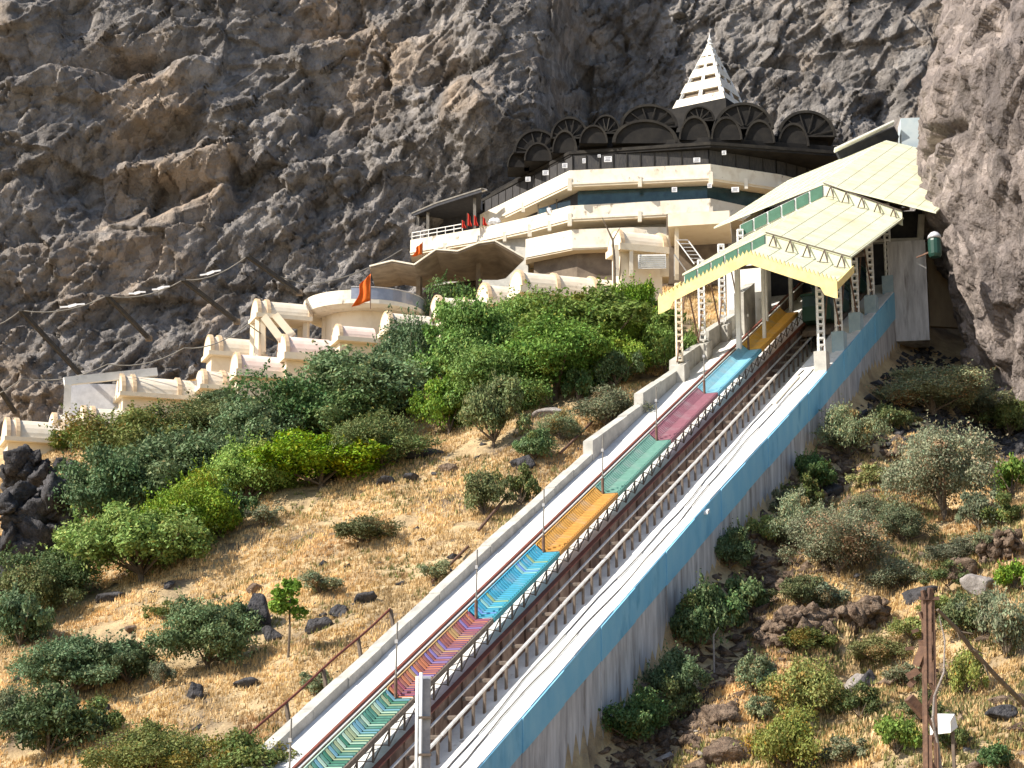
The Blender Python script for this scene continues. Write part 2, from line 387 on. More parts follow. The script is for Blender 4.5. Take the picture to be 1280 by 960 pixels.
# ------------------------------------------------------------------ the ground
for (u, v, D, r, h) in ((1010, 700, 84, 6, 1.6), (1190, 560, 100, 8, 1.5), (1260, 760, 78, 5, 1.2), (960, 870, 74, 4, 1.0)):
    q = ray(u, v) * D; BUMPS.append((q[0], q[1], r, h))
def axis(a, b, step, lo, hi):
    core = np.arange(a, b, step); out = [core]
    d = step; p = b; up = []
    while p < hi: up.append(p); d *= 1.35; p += d
    up.append(hi)
    d = step; p = a; dn = []
    while p > lo: d *= 1.35; p -= d; dn.append(max(p, lo))
    return np.concatenate([np.array(dn[::-1]), core, np.array(up)])
xs = axis(-48, 42, .34, -900, 900); ys = axis(60, 172, .36, -300, 1500)
X, Y = np.meshgrid(xs, ys)
Z = terrain(X, Y)
grid_mesh('hillside_ground', X, Y, Z, 'ground', 'structure', smooth=True)

# ------------------------------------------------------------------ the cliff
cx = np.concatenate([np.arange(-75, -50, .5), np.arange(-50, 46, .19), np.arange(46, 76, .5)]); cz = np.concatenate([np.arange(14, 30, .5), np.arange(30, 84, .19), np.arange(84, 112, .5)])
CX, CZ = np.meshgrid(cx, cz)
def cliff_y(x, z):
    base = np.interp(x, [-75, -45, -30, -14, -8, -3, 3, 8, 16, 24, 32, 42, 60, 75], [150, 157, 160, 164, 165.5, 167, 171, 173, 172.5, 172, 170, 168, 166, 165])
    y = base + (z - 40) * .30
    # buttress left of the temple that shades the recess above it
    q = x - 1.0 - (z - 58) * .14
    y = y - 8.5 * np.exp(-(q / np.where(q < 0, 9., 2.6)) ** 2) * sstep(z, 50, 62) * (1 - .5 * sstep(z, 84, 95))
    y = y + 2.6 * np.exp(-((x - 11) / 6) ** 2) * sstep(z, 50, 56) * (1 - sstep(z, 70, 80))
    return y
p3 = np.stack([CX.ravel(), np.zeros(CX.size), CZ.ravel()], 1)
# strata climb to the right; vertical joints
ang = math.radians(20); ca, sa = math.cos(ang), math.sin(ang)
pr = np.stack([p3[:, 0] * ca + p3[:, 2] * sa, p3[:, 1], -p3[:, 0] * sa + p3[:, 2] * ca], 1)
wv = np.stack([fbm(p3 / 9, 3, 1), np.zeros(len(p3)), fbm(p3 / 9, 3, 2)], 1) * 1.5
pw = pr + wv
f1, e1 = facets(pw / np.array([8, 8, 6.]), 11, 1.5)
f2, e2 = facets((pw + .5 * wv) / np.array([3.2, 3.2, 3.6]), 17, 1.6)
f3, e3 = facets((pr + wv * .5) / np.array([1.25, 1.25, 1.5]), 23, 1.6)
f4, e4 = facets(p3 / np.array([.58, .58, .8]), 29, 1.6)
big = fbm(pr / np.array([26, 26, 13.]), 3, 41)
def ledge(z0, slope, amp, lx0, lx1, depth=1.):              # an overhanging lip with a shelf on top
    zz = p3[:, 2] - (z0 + slope * p3[:, 0] + fbm(p3 / 7, 3, 50 + int(z0)) * 1.8)
    msk = sstep(p3[:, 0], lx0, lx0 + 5) * (1 - sstep(p3[:, 0], lx1 - 6, lx1))
    return amp * msk * (sstep(zz, -.15, .25) * np.exp(-np.maximum(zz, 0) / depth) - .55 * np.exp(-((zz + 1.0) / 1.5) ** 2))
def ridged(p, octv, seed):
    r = 0; a = 1.
    for o in range(octv): r = r + a * (1 - 2 * np.abs(vnoise(p * 2 ** o + 7.1 * o, seed + o))); a *= .52
    return r
pd = np.stack([(p3[:, 0] * .85 - p3[:, 2] * .53), p3[:, 1], (p3[:, 0] * .53 + p3[:, 2] * .85)], 1)    # joints leaning to the right
pdw = pd + .35 * wv
f2 = facets(pdw / np.array([2.3, 2.3, 5.2]), 417, 1.6)[0]
f3 = facets(pdw / np.array([.95, .95, 2.2]), 423, 1.6)[0]
f4 = facets((pdw + .15 * wv) / np.array([.42, .42, .85]), 429, 1.5)[0]
f5 = vnoise(pd / .3, 431)
rgh = (.55 + .75 * np.clip(.5 + fbm(pr / np.array([14, 14, 8.]), 2, 77), 0, 1))
disp = big * 2.3 + f1 * .85 + rgh * (f2 * .55 + f3 * .30 + f4 * .15 + f5 * .03)
disp -= rgh * (ridged(pr / np.array([7.5, 7.5, 2.6]), 4, 300) * .14 + ridged(pd / np.array([1.5, 1.5, 5.5]), 4, 320) * .10) - .55 * np.exp(-((vnoise(pd / np.array([2.6, 2.6, 9.]) , 340)) / .05) ** 2) * -1 + .4 * np.exp(-((vnoise(pr / np.array([8, 8, 1.9]), 350)) / .05) ** 2)
rec = np.zeros(len(p3))
disp = disp * .8 + ledge(76, .30, 2.2, -60, -26, 2.6) + ledge(64.5, .42, .8, -40, -6, 1.6) + ledge(58.5, .30, 1.3, -60, -28, 2.6) + ledge(49.5, .2, .7, -60, -30, 1.4) + ledge(80, .5, 1.8, -26, 0, 2.) + ledge(74, -.15, 1.4, 16, 40, 2.)
# deep dark hollows seen in the photograph
for (u, v, ru, rv, dep) in ((170, 95, 3.6, 1.6, 2.2), (215, 190, 4.2, 2.2, 3.0), (312, 230, 1.1, 3.0, 2.2), (130, 250, 3.4, 3.0, 2.2), (190, 275, 5, 2.2, 2.4),
                            (400, 150, 1.6, 1.2, 1.6), (450, 225, .9, 2.6, 1.6), (95, 20, 1.5, 2.5, 1.5), (560, 85, 3, 1.4, 1.5), (760, 60, 2.2, 3.2, 2.0), (1125, 90, 1.8, 3.5, 1.8)):
    q = ray(u, v) * 178
    ddx = p3[:, 0] - q[0]; ddz = p3[:, 2] - q[2] - .3 * ddx
    disp = disp + dep * np.exp(-((ddx / ru) ** 2 + (ddz / rv) ** 2) ** 1.6) * (1 + .2 * f2)
CY = cliff_y(CX, CZ) + disp.reshape(CX.shape)
shift = (fbm(pr / 2.2, 2, 61) * .5).reshape(CX.shape)
grid_mesh('cliff', CX + shift, CY, CZ + shift * .6, 'cliff', 'structure', flip=False)
# plateau behind the cliff's rim, so that the hill has depth
MB().hexa([(-74, 178, 20), (74, 186, 20), (90, 420, 20), (-90, 420, 20), (-74, 184, 109), (74, 196, 109), (90, 420, 118), (-90, 420, 118)]).build('plateau', 'cliff', kind='structure')

# ------------------------------------------------------------------ near rock pillar on the right
th = np.radians(np.arange(-80, 262, .55)); pz = np.arange(12, 74, .24)
TH, PZ = np.meshgrid(th, pz)
rad = .93 * np.interp(PZ / .93, [12, 24, 28.5, 32.7, 37.6, 43.2, 52.6, 59, 66, 74], [14.6, 15.0, 15.6, 16.6, 17.9, 19.3, 18.9, 16.6, 15.2, 14.5])
px_ = 47.6 - rad * np.cos(TH); py_ = 129.5 - rad * .8 * np.sin(TH)
pp = np.stack([px_.ravel(), py_.ravel(), PZ.ravel()], 1)
g1, k1 = facets(pp / np.array([3.4, 3.4, 10.]) + .3 * fbm(pp / 5, 2, 3)[:, None], 101, 1.4)
g2, k2 = facets(pp / np.array([1.5, 1.5, 4.2]), 107, 1.5); g3, k3 = facets(pp / np.array([.7, .7, 1.5]), 113, 1.5)
hol = np.zeros(len(pp))
for (u, v, r_, d_) in ((1228, 80, .8, 1.5), (1215, 155, .55, 1.1), (1212, 345, 1.4, 1.2), (1190, 240, 1.2, .9)):
    D_ = 126 if u < 1200 else 121
    q = P(u, v, D_); hol += d_ * np.exp(-(((pp[:, 0] - q[0]) / r_) ** 2 + ((pp[:, 2] - q[2]) / (r_ * .7)) ** 2) ** 2)
dd = fbm(pp / np.array([9, 9, 14.]), 3, 120) * .8 + g1 * .5 + g2 * .42 + g3 * .24 + fbm(pp / 1.1, 3, 125) * .12 - .2 * np.abs(fbm(pp / np.array([3, 3, 7.]), 4, 130)) * 3 + .3 - hol
dd = dd * .85; dd = dd.reshape(TH.shape)
grid_mesh('rock_pillar', px_ - dd * np.cos(TH), py_ - dd * np.sin(TH), PZ, 'pillar', None,
          'tall brown rock buttress rising at the right edge beside the station', 'rock', flip=True)

# ------------------------------------------------------------------ the ramp
def rbox(s0, s1, a0, a1, h0, h1, mb=None, hh=None):         # box in the ramp frame; hh = (h0,h1) at the far end
    mb = mb or MB(); k0, k1 = hh or (h0, h1)
    return mb.hexa([W(s0, a0, h0), W(s0, a1, h0), W(s1, a1, k0), W(s1, a0, k0), W(s0, a0, h1), W(s0, a1, h1), W(s1, a1, k1), W(s1, a0, k1)])
S0, S1 = -56., 30.
ramp = empty('funicular_ramp', W(S0, -5, -2), 'long straight concrete incline climbing from the bottom centre up to the hill station', 'ramp')
m = rbox(S0, S1, -10.0, -4.42, -2.2, 0)
m.build('track_slab', 'slab', ramp, label='sunlit pale slab under the stairway')
rbox(S0, S1, -4.42, -1.85, -2.2, -1.4).build('track_slab', 'slab', ramp, label='lower slab between girder and ledge')
m = MB(); s = S0; rnd = random.Random(4)

for s in np.arange(S0, S1, 2.9):
    x_ = rnd.uniform(-.05, .05); rbox(s, s + 2.87, -1.85 + x_, -.32, -2.2, -.06 + rnd.uniform(-.02, .02), m)
m.build('ledge', 'white', ramp)
m = MB()
for s in np.arange(S0, S1 - .1, 4.3):
    hh_ = [float(np.interp(q, [-24, -4], [.42, .03])) for q in (s, min(s + 4.27, S1))]; j_ = rnd.uniform(-.03, .03)
    rbox(s, min(s + 4.27, S1), -.30, .25, -2.8, hh_[0] + j_, m, (-2.8, hh_[1] + j_))
m.build('parapet', 'white', ramp)
# left kerb: flush low wall, then stepped raised sections near the station
m = MB()
for s0, s1, h0, h1 in ((-56, -46, .5, .5), (-46, -37.5, .52, .5), (-37.5, -29, .5, .52), (-29, -21, .55, .5), (-21, -13.2, .5, .5), (-13.2, -5.2, 1.25, .62), (-5.2, 1.0, 1.3, .8), (1, 7, 1.5, 1.0), (7, 13, 1.5, 1), (13, 30, 1.3, 1.3)):
    n_ = max(1, int((s1 - s0) / 2.4))
    for k_ in range(n_):
        a_, b_ = s0 + (s1 - s0) * k_ / n_, s0 + (s1 - s0) * (k_ + 1) / n_ - .03; j_ = rnd.uniform(-.035, .035); x_ = rnd.uniform(-.03, .03)
        rbox(a_, b_, -10.6 + x_, -9.98 + x_, -2.2, h0 + (h1 - h0) * k_ / n_ + j_, m, (-2.2, h0 + (h1 - h0) * (k_ + 1) / n_ + j_))
m.build('kerb_wall', 'conc', ramp)
# rubble of mortar drifting along the kerb
# retaining wall: blue band over bare streaked concrete, in bays
for i, s in enumerate(np.arange(S0, 24, 4.0)):
    s1 = s + 3.99
    t = .30 + (.05 if i % 2 else 0)
    hb0, hb1 = [float(np.interp(q, [-45, -29, -9, 0, 24], [-1.0, -1.25, -1.6, -1.9, -2.0])) for q in (s, s1)]
    ht0, ht1 = [float(np.interp(q, [-24, -4], [.36, -.03])) for q in (s, s1)]
    rbox(s, s1, .0, t, hb0, ht0, None, (hb1, ht1)).build('painted_band', 'blue', ramp)
    rbox(s, s1, -.2, t - .03, -11.5, hb0, None, (-11.5, hb1)).build('retaining_wall', 'stained', ramp)
for s in (-22.6,):                              # little spout blocks in the blue band
    rbox(s, s + .3, .3, .5, .0, .16).build('spout', 'white', ramp)

def track_rail(name, a, h0, h1, wdt, matn, label, s0=S0, s1=S1):
    return rbox(s0, s1, a - wdt / 2, a + wdt / 2, h0, h1).build(name, matn, None, label, 'rail')
# left girder
g = empty('track_girder', W(S0, -7.4, 0), 'narrow brown track girder with a dark red top rail, left of the stairway', 'girder')
rbox(S0, S1, -7.42, -7.34, .02, .75).build('web', 'brown', g)
rbox(S0, S1, -7.50, -7.24, .75, .81).build('flange', 'white', g)
rbox(S0, S1, -7.48, -7.34, .812, .92).build('rail', 'redbrown', g)
for s in np.arange(S0 + 1, S1, 2.1): rbox(s, s + .1, -7.34, -7.25, .02, .745).build('stiffener', 'brown', g)
g = empty('track_girder', W(S0, -4.4, -.8), 'deep brown steel girder in shade, right of the stairway lattice', 'girder')
rbox(S0, S1, -4.4, -4.28, -1.39, .25).build('web', 'brown', g)
rbox(S0, S1, -4.5, -4.2, .25, .31).build('flange', 'redbrown', g)
for s in np.arange(S0 + .5, S1, 1.25): rbox(s, s + .12, -4.28, -4.19, -1.38, .24).build('stiffener', 'brown', g)
g = empty('running_rails', W(S0, -3.6, -.8), 'pair of pale running rails on short posts beside the deep girder', 'rails')
rbox(S0, S1, -4.08, -3.98, -.12, -.04).build('rail', 'steel', g)
for s in np.arange(S0, S1 - 4, 6.0): rbox(s, s + 5.9, -3.40, -3.27, -.30, -.2).build('rail', 'steel', g)
for s in np.arange(S0 + .3, S1, 1.05): rbox(s, s + .13, -3.52, -3.42, -1.4, -.31).build('chair_block', 'darksteel', g)  # dark steel carries the shade wanted on these posts
for s in np.arange(S0 + .6, S1, 1.6): rbox(s, s + .12, -3.98, -3.45, -.34, -.22).build('sleeper', 'darksteel', g)
# cables lying on the ledge
for i, (a, lb) in enumerate(((-1.45, 'black cable lying on the pale ledge, nearer the rails'), (-.9, 'black cable lying on the pale ledge, nearer the blue wall'))):
    rr = random.Random(i); pts = []
    for s in np.arange(S0, 1.5, .8): pts.append(W(s, a + .13 * math.sin(s * .21 + i) + .05 * math.sin(s * .83 + 2 * i) + rr.uniform(-.02, .02), .0))
    MB().tube(pts, .032, 6).build('power_cable', 'cablegrey', None, lb, 'cable')
for (s, a, ln, lb) in ((-5.5, -1.55, 5.0, 'yellowed plank lying on the ledge below the front station column'),):
    m = MB(); rbox(s, s + ln, a, a + .3, -.05, .06, m); m.build('timber_plank', 'cream', None, lb, 'plank')

# ---- coloured stairway flights
JO = [-52.0, -44.0, -36.7, -29.5, -22.1, -14.3, -6.3, 2.2, 10.5]
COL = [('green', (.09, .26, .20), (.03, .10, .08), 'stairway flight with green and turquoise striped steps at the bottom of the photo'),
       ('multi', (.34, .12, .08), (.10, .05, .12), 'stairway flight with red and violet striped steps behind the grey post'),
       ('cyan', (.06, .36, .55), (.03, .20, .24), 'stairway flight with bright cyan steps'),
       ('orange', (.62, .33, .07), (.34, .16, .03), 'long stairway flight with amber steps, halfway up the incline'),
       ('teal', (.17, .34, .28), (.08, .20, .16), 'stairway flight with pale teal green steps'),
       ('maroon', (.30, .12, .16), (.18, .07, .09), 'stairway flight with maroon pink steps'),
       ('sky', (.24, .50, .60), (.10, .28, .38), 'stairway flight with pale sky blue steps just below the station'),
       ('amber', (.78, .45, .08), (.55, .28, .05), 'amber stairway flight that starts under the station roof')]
GR = 'coloured stairway flights'
for i in range(8):
    nm, c1, c2, lb = COL[i]; s0, s1 = JO[i] + .04, JO[i + 1] - .04
    st = empty('stair_flight', W(s0, -5.4, 1.0), lb, 'stairway', GR)
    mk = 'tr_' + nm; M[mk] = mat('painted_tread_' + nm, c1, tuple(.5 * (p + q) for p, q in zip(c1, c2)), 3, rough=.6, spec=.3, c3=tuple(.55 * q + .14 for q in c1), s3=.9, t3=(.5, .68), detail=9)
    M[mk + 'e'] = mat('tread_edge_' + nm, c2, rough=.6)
    extra = [mk, mk + 'e']
    if nm == 'multi':
        for j, c in enumerate(((.46, .17, .09), (.22, .17, .38), (.42, .27, .12), (.30, .09, .12))):
            M['mx%d' % j] = mat('tread_mix_%d' % j, c, rough=.5); extra.append('mx%d' % j)
    if nm == 'green':
        for j, c in enumerate(((.36, .50, .40), (.14, .30, .38), (.30, .36, .22), (.05, .18, .12))):
            M['my%d' % j] = mat('tread_green_mix_%d' % j, c, rough=.5); extra.append('my%d' % j)
    if nm == 'cyan':
        for j, c in enumerate(((.14, .28, .58), (.25, .48, .46), (.05, .30, .45), (.28, .38, .20))):
            M['mz%d' % j] = mat('tread_cyan_mix_%d' % j, c, rough=.5); extra.append('mz%d' % j)
    tread = MB(); side = MB(); rnd = random.Random(i)
    step = .2; n = int((s1 - s0) / step)
    for k in range(n):
        s = s0 + k * (s1 - s0) / n; e = s + (s1 - s0) / n
        rise = SL * (e - s)
        cidx = (2 + rnd.randrange(len(extra) - 2)) if (len(extra) > 2 and rnd.random() < (.75 if nm != 'cyan' else .35)) else 0
        for mb_, a0, a1 in ((tread, -5.47, -4.72),):
            zt_ = W(e, 0, 1.22)[2]
            p = [W(s, a0), W(s, a1), W(e + .05, a1), W(e + .05, a0)]
            mb_.cur = cidx
            mb_.hexa([(q[0], q[1], zt_ - .05) for q in p] + [(q[0], q[1], zt_) for q in p])
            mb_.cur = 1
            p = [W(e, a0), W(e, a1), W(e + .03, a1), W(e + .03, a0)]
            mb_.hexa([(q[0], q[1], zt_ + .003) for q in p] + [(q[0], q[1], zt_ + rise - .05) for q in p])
        # side panel slats: sloping ribs rising to the left
        side.cur = cidx
        q = [W(s + .05, -5.5, 1.25), W(e - .03, -5.5, 1.25), W(e - .03, -5.9, 1.62), W(s + .05, -5.9, 1.62)]
        side.hexa([tuple(v) for v in q] + [(v[0], v[1], v[2] + .05) for v in q])
    side.cur = 1
    rbox(s0, s1, -5.90, -5.48, 1.04, 1.20, side, None)
    tread.build('treads', extra, st)
    side.build('side_panel', extra, st)
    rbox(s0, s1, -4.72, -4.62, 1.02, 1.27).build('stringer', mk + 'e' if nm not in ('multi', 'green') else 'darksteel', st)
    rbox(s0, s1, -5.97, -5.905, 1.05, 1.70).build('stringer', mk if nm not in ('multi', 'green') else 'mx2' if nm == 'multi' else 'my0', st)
# lattice under the stair's right edge
lt = empty('lattice_truss', W(S0, -4.66, .3), 'rusty lattice of posts and crossed braces carrying the right edge of the stairway', 'truss')
k = 0
for s in np.arange(S0, 12, 1.25):
    MB().bar(W(s, -4.66, .31), W(s, -4.66, 1.03), .07).build('post', 'darksteel', lt); k += 1
m = MB()
for s in np.arange(S0, 11, 1.25):
    m.bar(W(s, -4.64, .36), W(s + 1.25, -4.64, 1.0), .04); m.bar(W(s, -4.68, 1.0), W(s + 1.25, -4.68, .36), .04)
m.build('cross_braces', 'darksteel', lt)
m = MB()
for s in np.arange(S0, 12, 2.5):
    m.bar(W(s, -5.85, .0), W(s, -5.85, 1.05), .07)
m.build('trestle_legs', 'darksteel', lt)
# thin lamp posts at the joints
for i, s in enumerate(JO[:8]):
    p = W(s, -5.52, 1.1)
    st = empty('stair_post', p, ('thin rusty post standing where the ' + COL[max(i - 1, 0)][0] + ' and ' + COL[i][0] + ' flights meet').replace('multi', 'red and violet').replace('sky', 'sky blue') if i else 'thin rusty post at the foot of the green flight', 'post', 'thin posts along the stairway')
    MB().tube([p, p + [0, 0, 1.0]], .075, 8).build('socket', 'rust', st)
    MB().tube([p + [0, 0, .95], p + [.04, 0, 3.3]], [.045, .035], 6).build('shaft', 'rim', st)
    MB().box(p + [0, 0, 2.5], (.12, .1, .16)).build('junction_box', 'steel', st)
# handrail along the outer left kerb, lower part only
hr = empty('handrail', W(-46, -11, 0), 'dark red pipe handrail on leaning posts outside the left kerb, lower down', 'handrail')
MB().tube([W(s, -11.5 + .05 * math.sin(s), .75) for s in np.arange(-47, -33, 1.)], .06, 7).build('rail', 'redbrown', hr)
for s in np.arange(-46, -33.5, 3.0):
    MB().bar(W(s, -11.2, -.9), W(s, -11.5, .72), .14).build('post', 'darksteel', hr)
pp1, pp2 = hit(598, 672), hit(655, 607)
MB().tube([pp1 + [0, 0, .4], (pp1 + pp2) / 2 + [0, 0, .5], pp2 + [0, 0, .4]], .09, 7).build('old_pipe', 'rust', None, 'rusty pipe lying on the slope among bushes left of the orange flight', 'pipe')
pp1, pp2 = hit(540, 735), hit(585, 690)
MB().tube([pp1 + [0, 0, .3], pp2 + [0, 0, .3]], .08, 7).build('old_pipe', 'rust', None, 'short rusty pipe on dry grass left of the cyan flight', 'pipe')
pp1, pp2 = hit(700, 575), hit(740, 535)
MB().tube([pp1 + [0, 0, .4], pp2 + [0, 0, .4]], .09, 7).build('old_pipe', 'rust', None, 'rusty pipe on the slope left of the teal flight', 'pipe')

# ------------------------------------------------------------------ the station roof
AL, AR, RD = -9.6, 2.0, -3.6
station = empty('hill_station', W(-2, -5, 0), 'upper funicular station with stepped pale yellow sheet roofs and yellow fringe', 'station')
def roof_piece(s0, s1, aL, aR, hl, hr_, hd, drop, th_=.12, rd=RD):
    m = MB()
    for (a0, h0, a1, h1) in ((aL, hl, rd, hd), (rd, hd, aR, hr_)):
        m.hexa([W(s0, a0, h0 - th_), W(s0, a1, h1 - th_), W(s1, a1, h1 - th_ - drop), W(s1, a0, h0 - th_ - drop),
                W(s0, a0, h0), W(s0, a1, h1), W(s1, a1, h1 - drop), W(s1, a0, h0 - drop)])
    # sheet overlaps across the slope and joints running up it
    m.cur = 1; rj = random.Random(int(s0 * 10) + 3)
    for s in np.arange(s0 + .6, s1 - .1, 1.85):
        d = drop * (s - s0) / (s1 - s0)
        for (a0, h0, a1, h1) in ((aL, hl, rd, hd), (rd, hd, aR, hr_)):
            m.bar(W(s, a0, h0 - d + .008), W(s + rj.uniform(-.03, .03), a1, h1 - d + .008), .035, .02)
    for (a0, h0, a1, h1) in ((aL, hl, rd, hd), (rd, hd, aR, hr_)):
        n = int(abs(a1 - a0) / 1.05)
        for k in range(1, n + 1):
            t = k / n - .02; a = a0 + (a1 - a0) * t; h = h0 + (h1 - h0) * t
            m.bar(W(s0 + .01, a, h + .010), W(s1 - .02, a, h - drop + .010), .03, .02)
    m.cur = 0
    return m
HL, HR, HD = 7.35, 6.85, 9.45
roof_piece(-3.0, .9, AL, AR, 6.75, 6.45, 8.95, .3).build('roof_sheet', ['roofyel', 'roofseam'], station, 'front apron of the roof')
roof_piece(.55, 14.6, AL + .2, AR, HL, HR + .25, HD, .95).build('roof_sheet', ['roofyel', 'roofseam'], station)
roof_piece(14.1, 32.5, -12.0, 4.4, HL + .05, HR - .5, HD + .15, .7).build('roof_sheet', ['roofyel', 'roofseam'], station, 'uppermost and widest roof sheet')
# clerestory steps: green louvres left of the ridge, white fan frames on the right
for s, hl, hr_, hd, aL in ((.52, HL, HR + .25, HD, AL + .3), (14.06, HL + .05, HR - .1, HD + .15, -10.0)):
    for k in range(6):
        t0 = k / 6 + .012; t1 = (k + 1) / 6 - .012
        a0, a1 = aL + (RD - aL) * t0, aL + (RD - aL) * t1
        h0, h1 = hl + (hd - hl) * t0 * 1., hl + (hd - hl) * t1
        m = MB(); m.hexa([W(s, a0, h0 - .98), W(s, a1, h1 - .98), W(s + .08, a1, h1 - .98), W(s + .08, a0, h0 - .98),
                          W(s, a0, h0 - .14), W(s, a1, h1 - .14), W(s + .08, a1, h1 - .14), W(s + .08, a0, h0 - .14)])
        lv = m.build('louvre_panel', 'green', station)
    m = MB(); m.hexa([W(s + .1, aL, hl - 1.1), W(s + .1, RD, hd - 1.1), W(s + .2, RD, hd - 1.1), W(s + .2, aL, hl - 1.1), W(s + .1, aL, hl - .13), W(s + .1, RD, hd - .13), W(s + .2, RD, hd - .13), W(s + .2, aL, hl - .13)])
    m.build('step_wall', 'white', station)
    m = MB(); m.hexa([W(s + .1, RD, hd - 1.1), W(s + .1, AR, hr_ - 1.1), W(s + .2, AR, hr_ - 1.1), W(s + .2, RD, hd - 1.1), W(s + .1, RD, hd - .13), W(s + .1, AR, hr_ - .13), W(s + .2, AR, hr_ - .13), W(s + .2, RD, hd - .13)])
    m.build('step_wall', 'roofyel', station)
    f = MB()
    f.bar(W(s - .02, RD, hd + .03), W(s - .02, AR, hr_ + .03), .05)
    for k in range(5):
        t = (k + .5) / 5; a = RD + (AR - RD) * t; h = hd + (hr_ - hd) * t
        f.bar(W(s - .05, a, h - .04), W(s - .32, a - .26, h - .72), .07); f.bar(W(s - .05, a, h - .04), W(s - .32, a + .26, h - .72), .07)
        f.bar(W(s - .33, a - .45, h - .68 + .15 * .3), W(s - .33, a + .45, h - .86), .035)
    f.build('fan_frames', 'darksteel', station)
# yellow fringe with crown teeth
fr = MB(); s = -3.12
def fr_h(a): return 6.75 + (8.95 - 6.75) * (a - AL) / (RD - AL) if a < RD else 6.45 + (8.95 - 6.45) * (AR - a) / (AR - RD)
N_ = 44
for k in range(N_):
    a0 = AL - .1 + (AR + .2 - AL) * k / N_; a1 = AL - .1 + (AR + .2 - AL) * (k + 1) / N_
    def low(a):
        e = min(a - AL + .1, AR + .1 - a)
        return 1.0 if e < 1.0 else .6
    l0, l1 = low(a0 + .01), low(a1 - .01); h0, h1 = fr_h(max(min(a0, AR), AL)), fr_h(max(min(a1, AR), AL))
    fr.hexa([W(s, a0, h0 - l0), W(s, a1, h1 - l1), W(s + .1, a1, h1 - l1), W(s + .1, a0, h0 - l0), W(s, a0, h0 + .08), W(s, a1, h1 + .08), W(s + .1, a1, h1 + .08), W(s + .1, a0, h0 + .08)])
    am = (a0 + a1) / 2; hm = (h0 + h1) / 2
    fr.add([W(s, a0 + .02, h0 + .08), W(s, a1 - .02, h1 + .08), W(s, am, hm + .36), W(s + .1, a0 + .02, h0 + .08), W(s + .1, a1 - .02, h1 + .08), W(s + .1, am, hm + .36)], [(0, 1, 2), (5, 4, 3), (0, 2, 5, 3), (1, 4, 5, 2), (0, 3, 4, 1)])
fr.build('fascia_fringe', 'yellow', station)
for (a0, a1) in ((AL - .1, AL), (AR, AR + .1)):
    fr = MB(); h = fr_h(max(min(a0, AR), AL)); fr.hexa([W(-3.0, a0, h - .5), W(-3.0, a1, h - .5), W(.9, a1, h - .5), W(.9, a0, h - .5), W(-3.0, a0, h + .0), W(-3.0, a1, h + .0), W(.9, a1, h), W(.9, a0, h)])
    fr.build('side_fringe', 'yellow', station)
# lattice columns on pedestals
def lat_col(s, a, hb, ht, matn, w_=.36):
    c = MB(); g0 = [(-w_ / 2, -w_ / 2), (w_ / 2, -w_ / 2), (w_ / 2, w_ / 2), (-w_ / 2, w_ / 2)]
    base = W(s, a, hb); top = W(s, a, ht)
    for (x, y) in g0: c.bar(base + [x, y, 0], top + [x, y, 0], .09)
    L_ = ht - hb; n = int(L_ / .42)
    for k in range(n + 1):
        z = k * L_ / n
        for q in range(4):
            p1, p2 = g0[q], g0[(q + 1) % 4]
            c.bar(base + [p1[0], p1[1], z], base + [p2[0], p2[1], z], .12, .12)
    return c
for k, s in enumerate((.6, 4.7, 8.9, 13.0, 18)):
    ad, tp = (0.0, 6.7) if k < 4 else (0, 6.4)
    lat_col(s, ad - .14, 1.08, 6.5 if k else 6.0, None).build('lattice_column', 'white', station)
    MB().box(W(s, -.14, 0) + [0, 0, .05], (.8, .8, 2.1), -.454).build('pedestal', 'conc' if k < 1 else 'pedblue', station, None if k < 1 else 'pale blue pedestal')
for k, s in enumerate((1.2, 5.6, 9.8, 14)):
    lat_col(s, -9.95, 1.3, 6.9 if k else 6.5, None).build('lattice_column', 'white' if k else 'cream', station)
    rbox(s - .5, s + .5, -10.5, -9.45, -1.2, 1.35 - .2).build('pedestal', 'conc', station)
for (s, a, wd, mt) in ((1.6, -5.95, .30, 'white'), (4.6, -5.2, .2, 'white'), (7.5, -6.0, .26, 'white'), (11, -5.3, .24, 'conc')):
    MB().bar(W(s, a, .8), W(s, a, 7.5), wd).build('centre_post', mt, station)
# tie beams and trusses below the roof
m = MB()
for s in (5.2, 9.5, 13.5, 18, 22):
    m.bar(W(s, AL + .3, 6.2), W(s, AR - .4, 6.0), .18)
    m.bar(W(s, AL + .3, 6.3), W(s, RD, 8.2), .14); m.bar(W(s, RD, 8.2), W(s, AR - .4, 6.1), .14)
    m.bar(W(s, RD, 6.1), W(s, RD, 8.2), .12)
    m.bar(W(s, -7, 6.1), W(s, RD, 8.2), .1); m.bar(W(s, -.4, 6.1), W(s, RD, 8.2), .1)
m.build('roof_truss', 'darksteel', station)
for k, s in enumerate((.6, 4.7, 8.9)):
    for (sa, sb, a_, h0, h1) in ((0, 2.0, -.05, 1.2, 6), (4.1, 2.0, -.05, 1.2, 6), (0, 2.0, -9.9, 1.4, 6.4), (4.2, 2.0, -9.9, 1.4, 6.4)):
        MB().bar(W(s + sa, a_, h0), W(s + sb, a_, h1), .08).build('side_brace', 'rust', station)
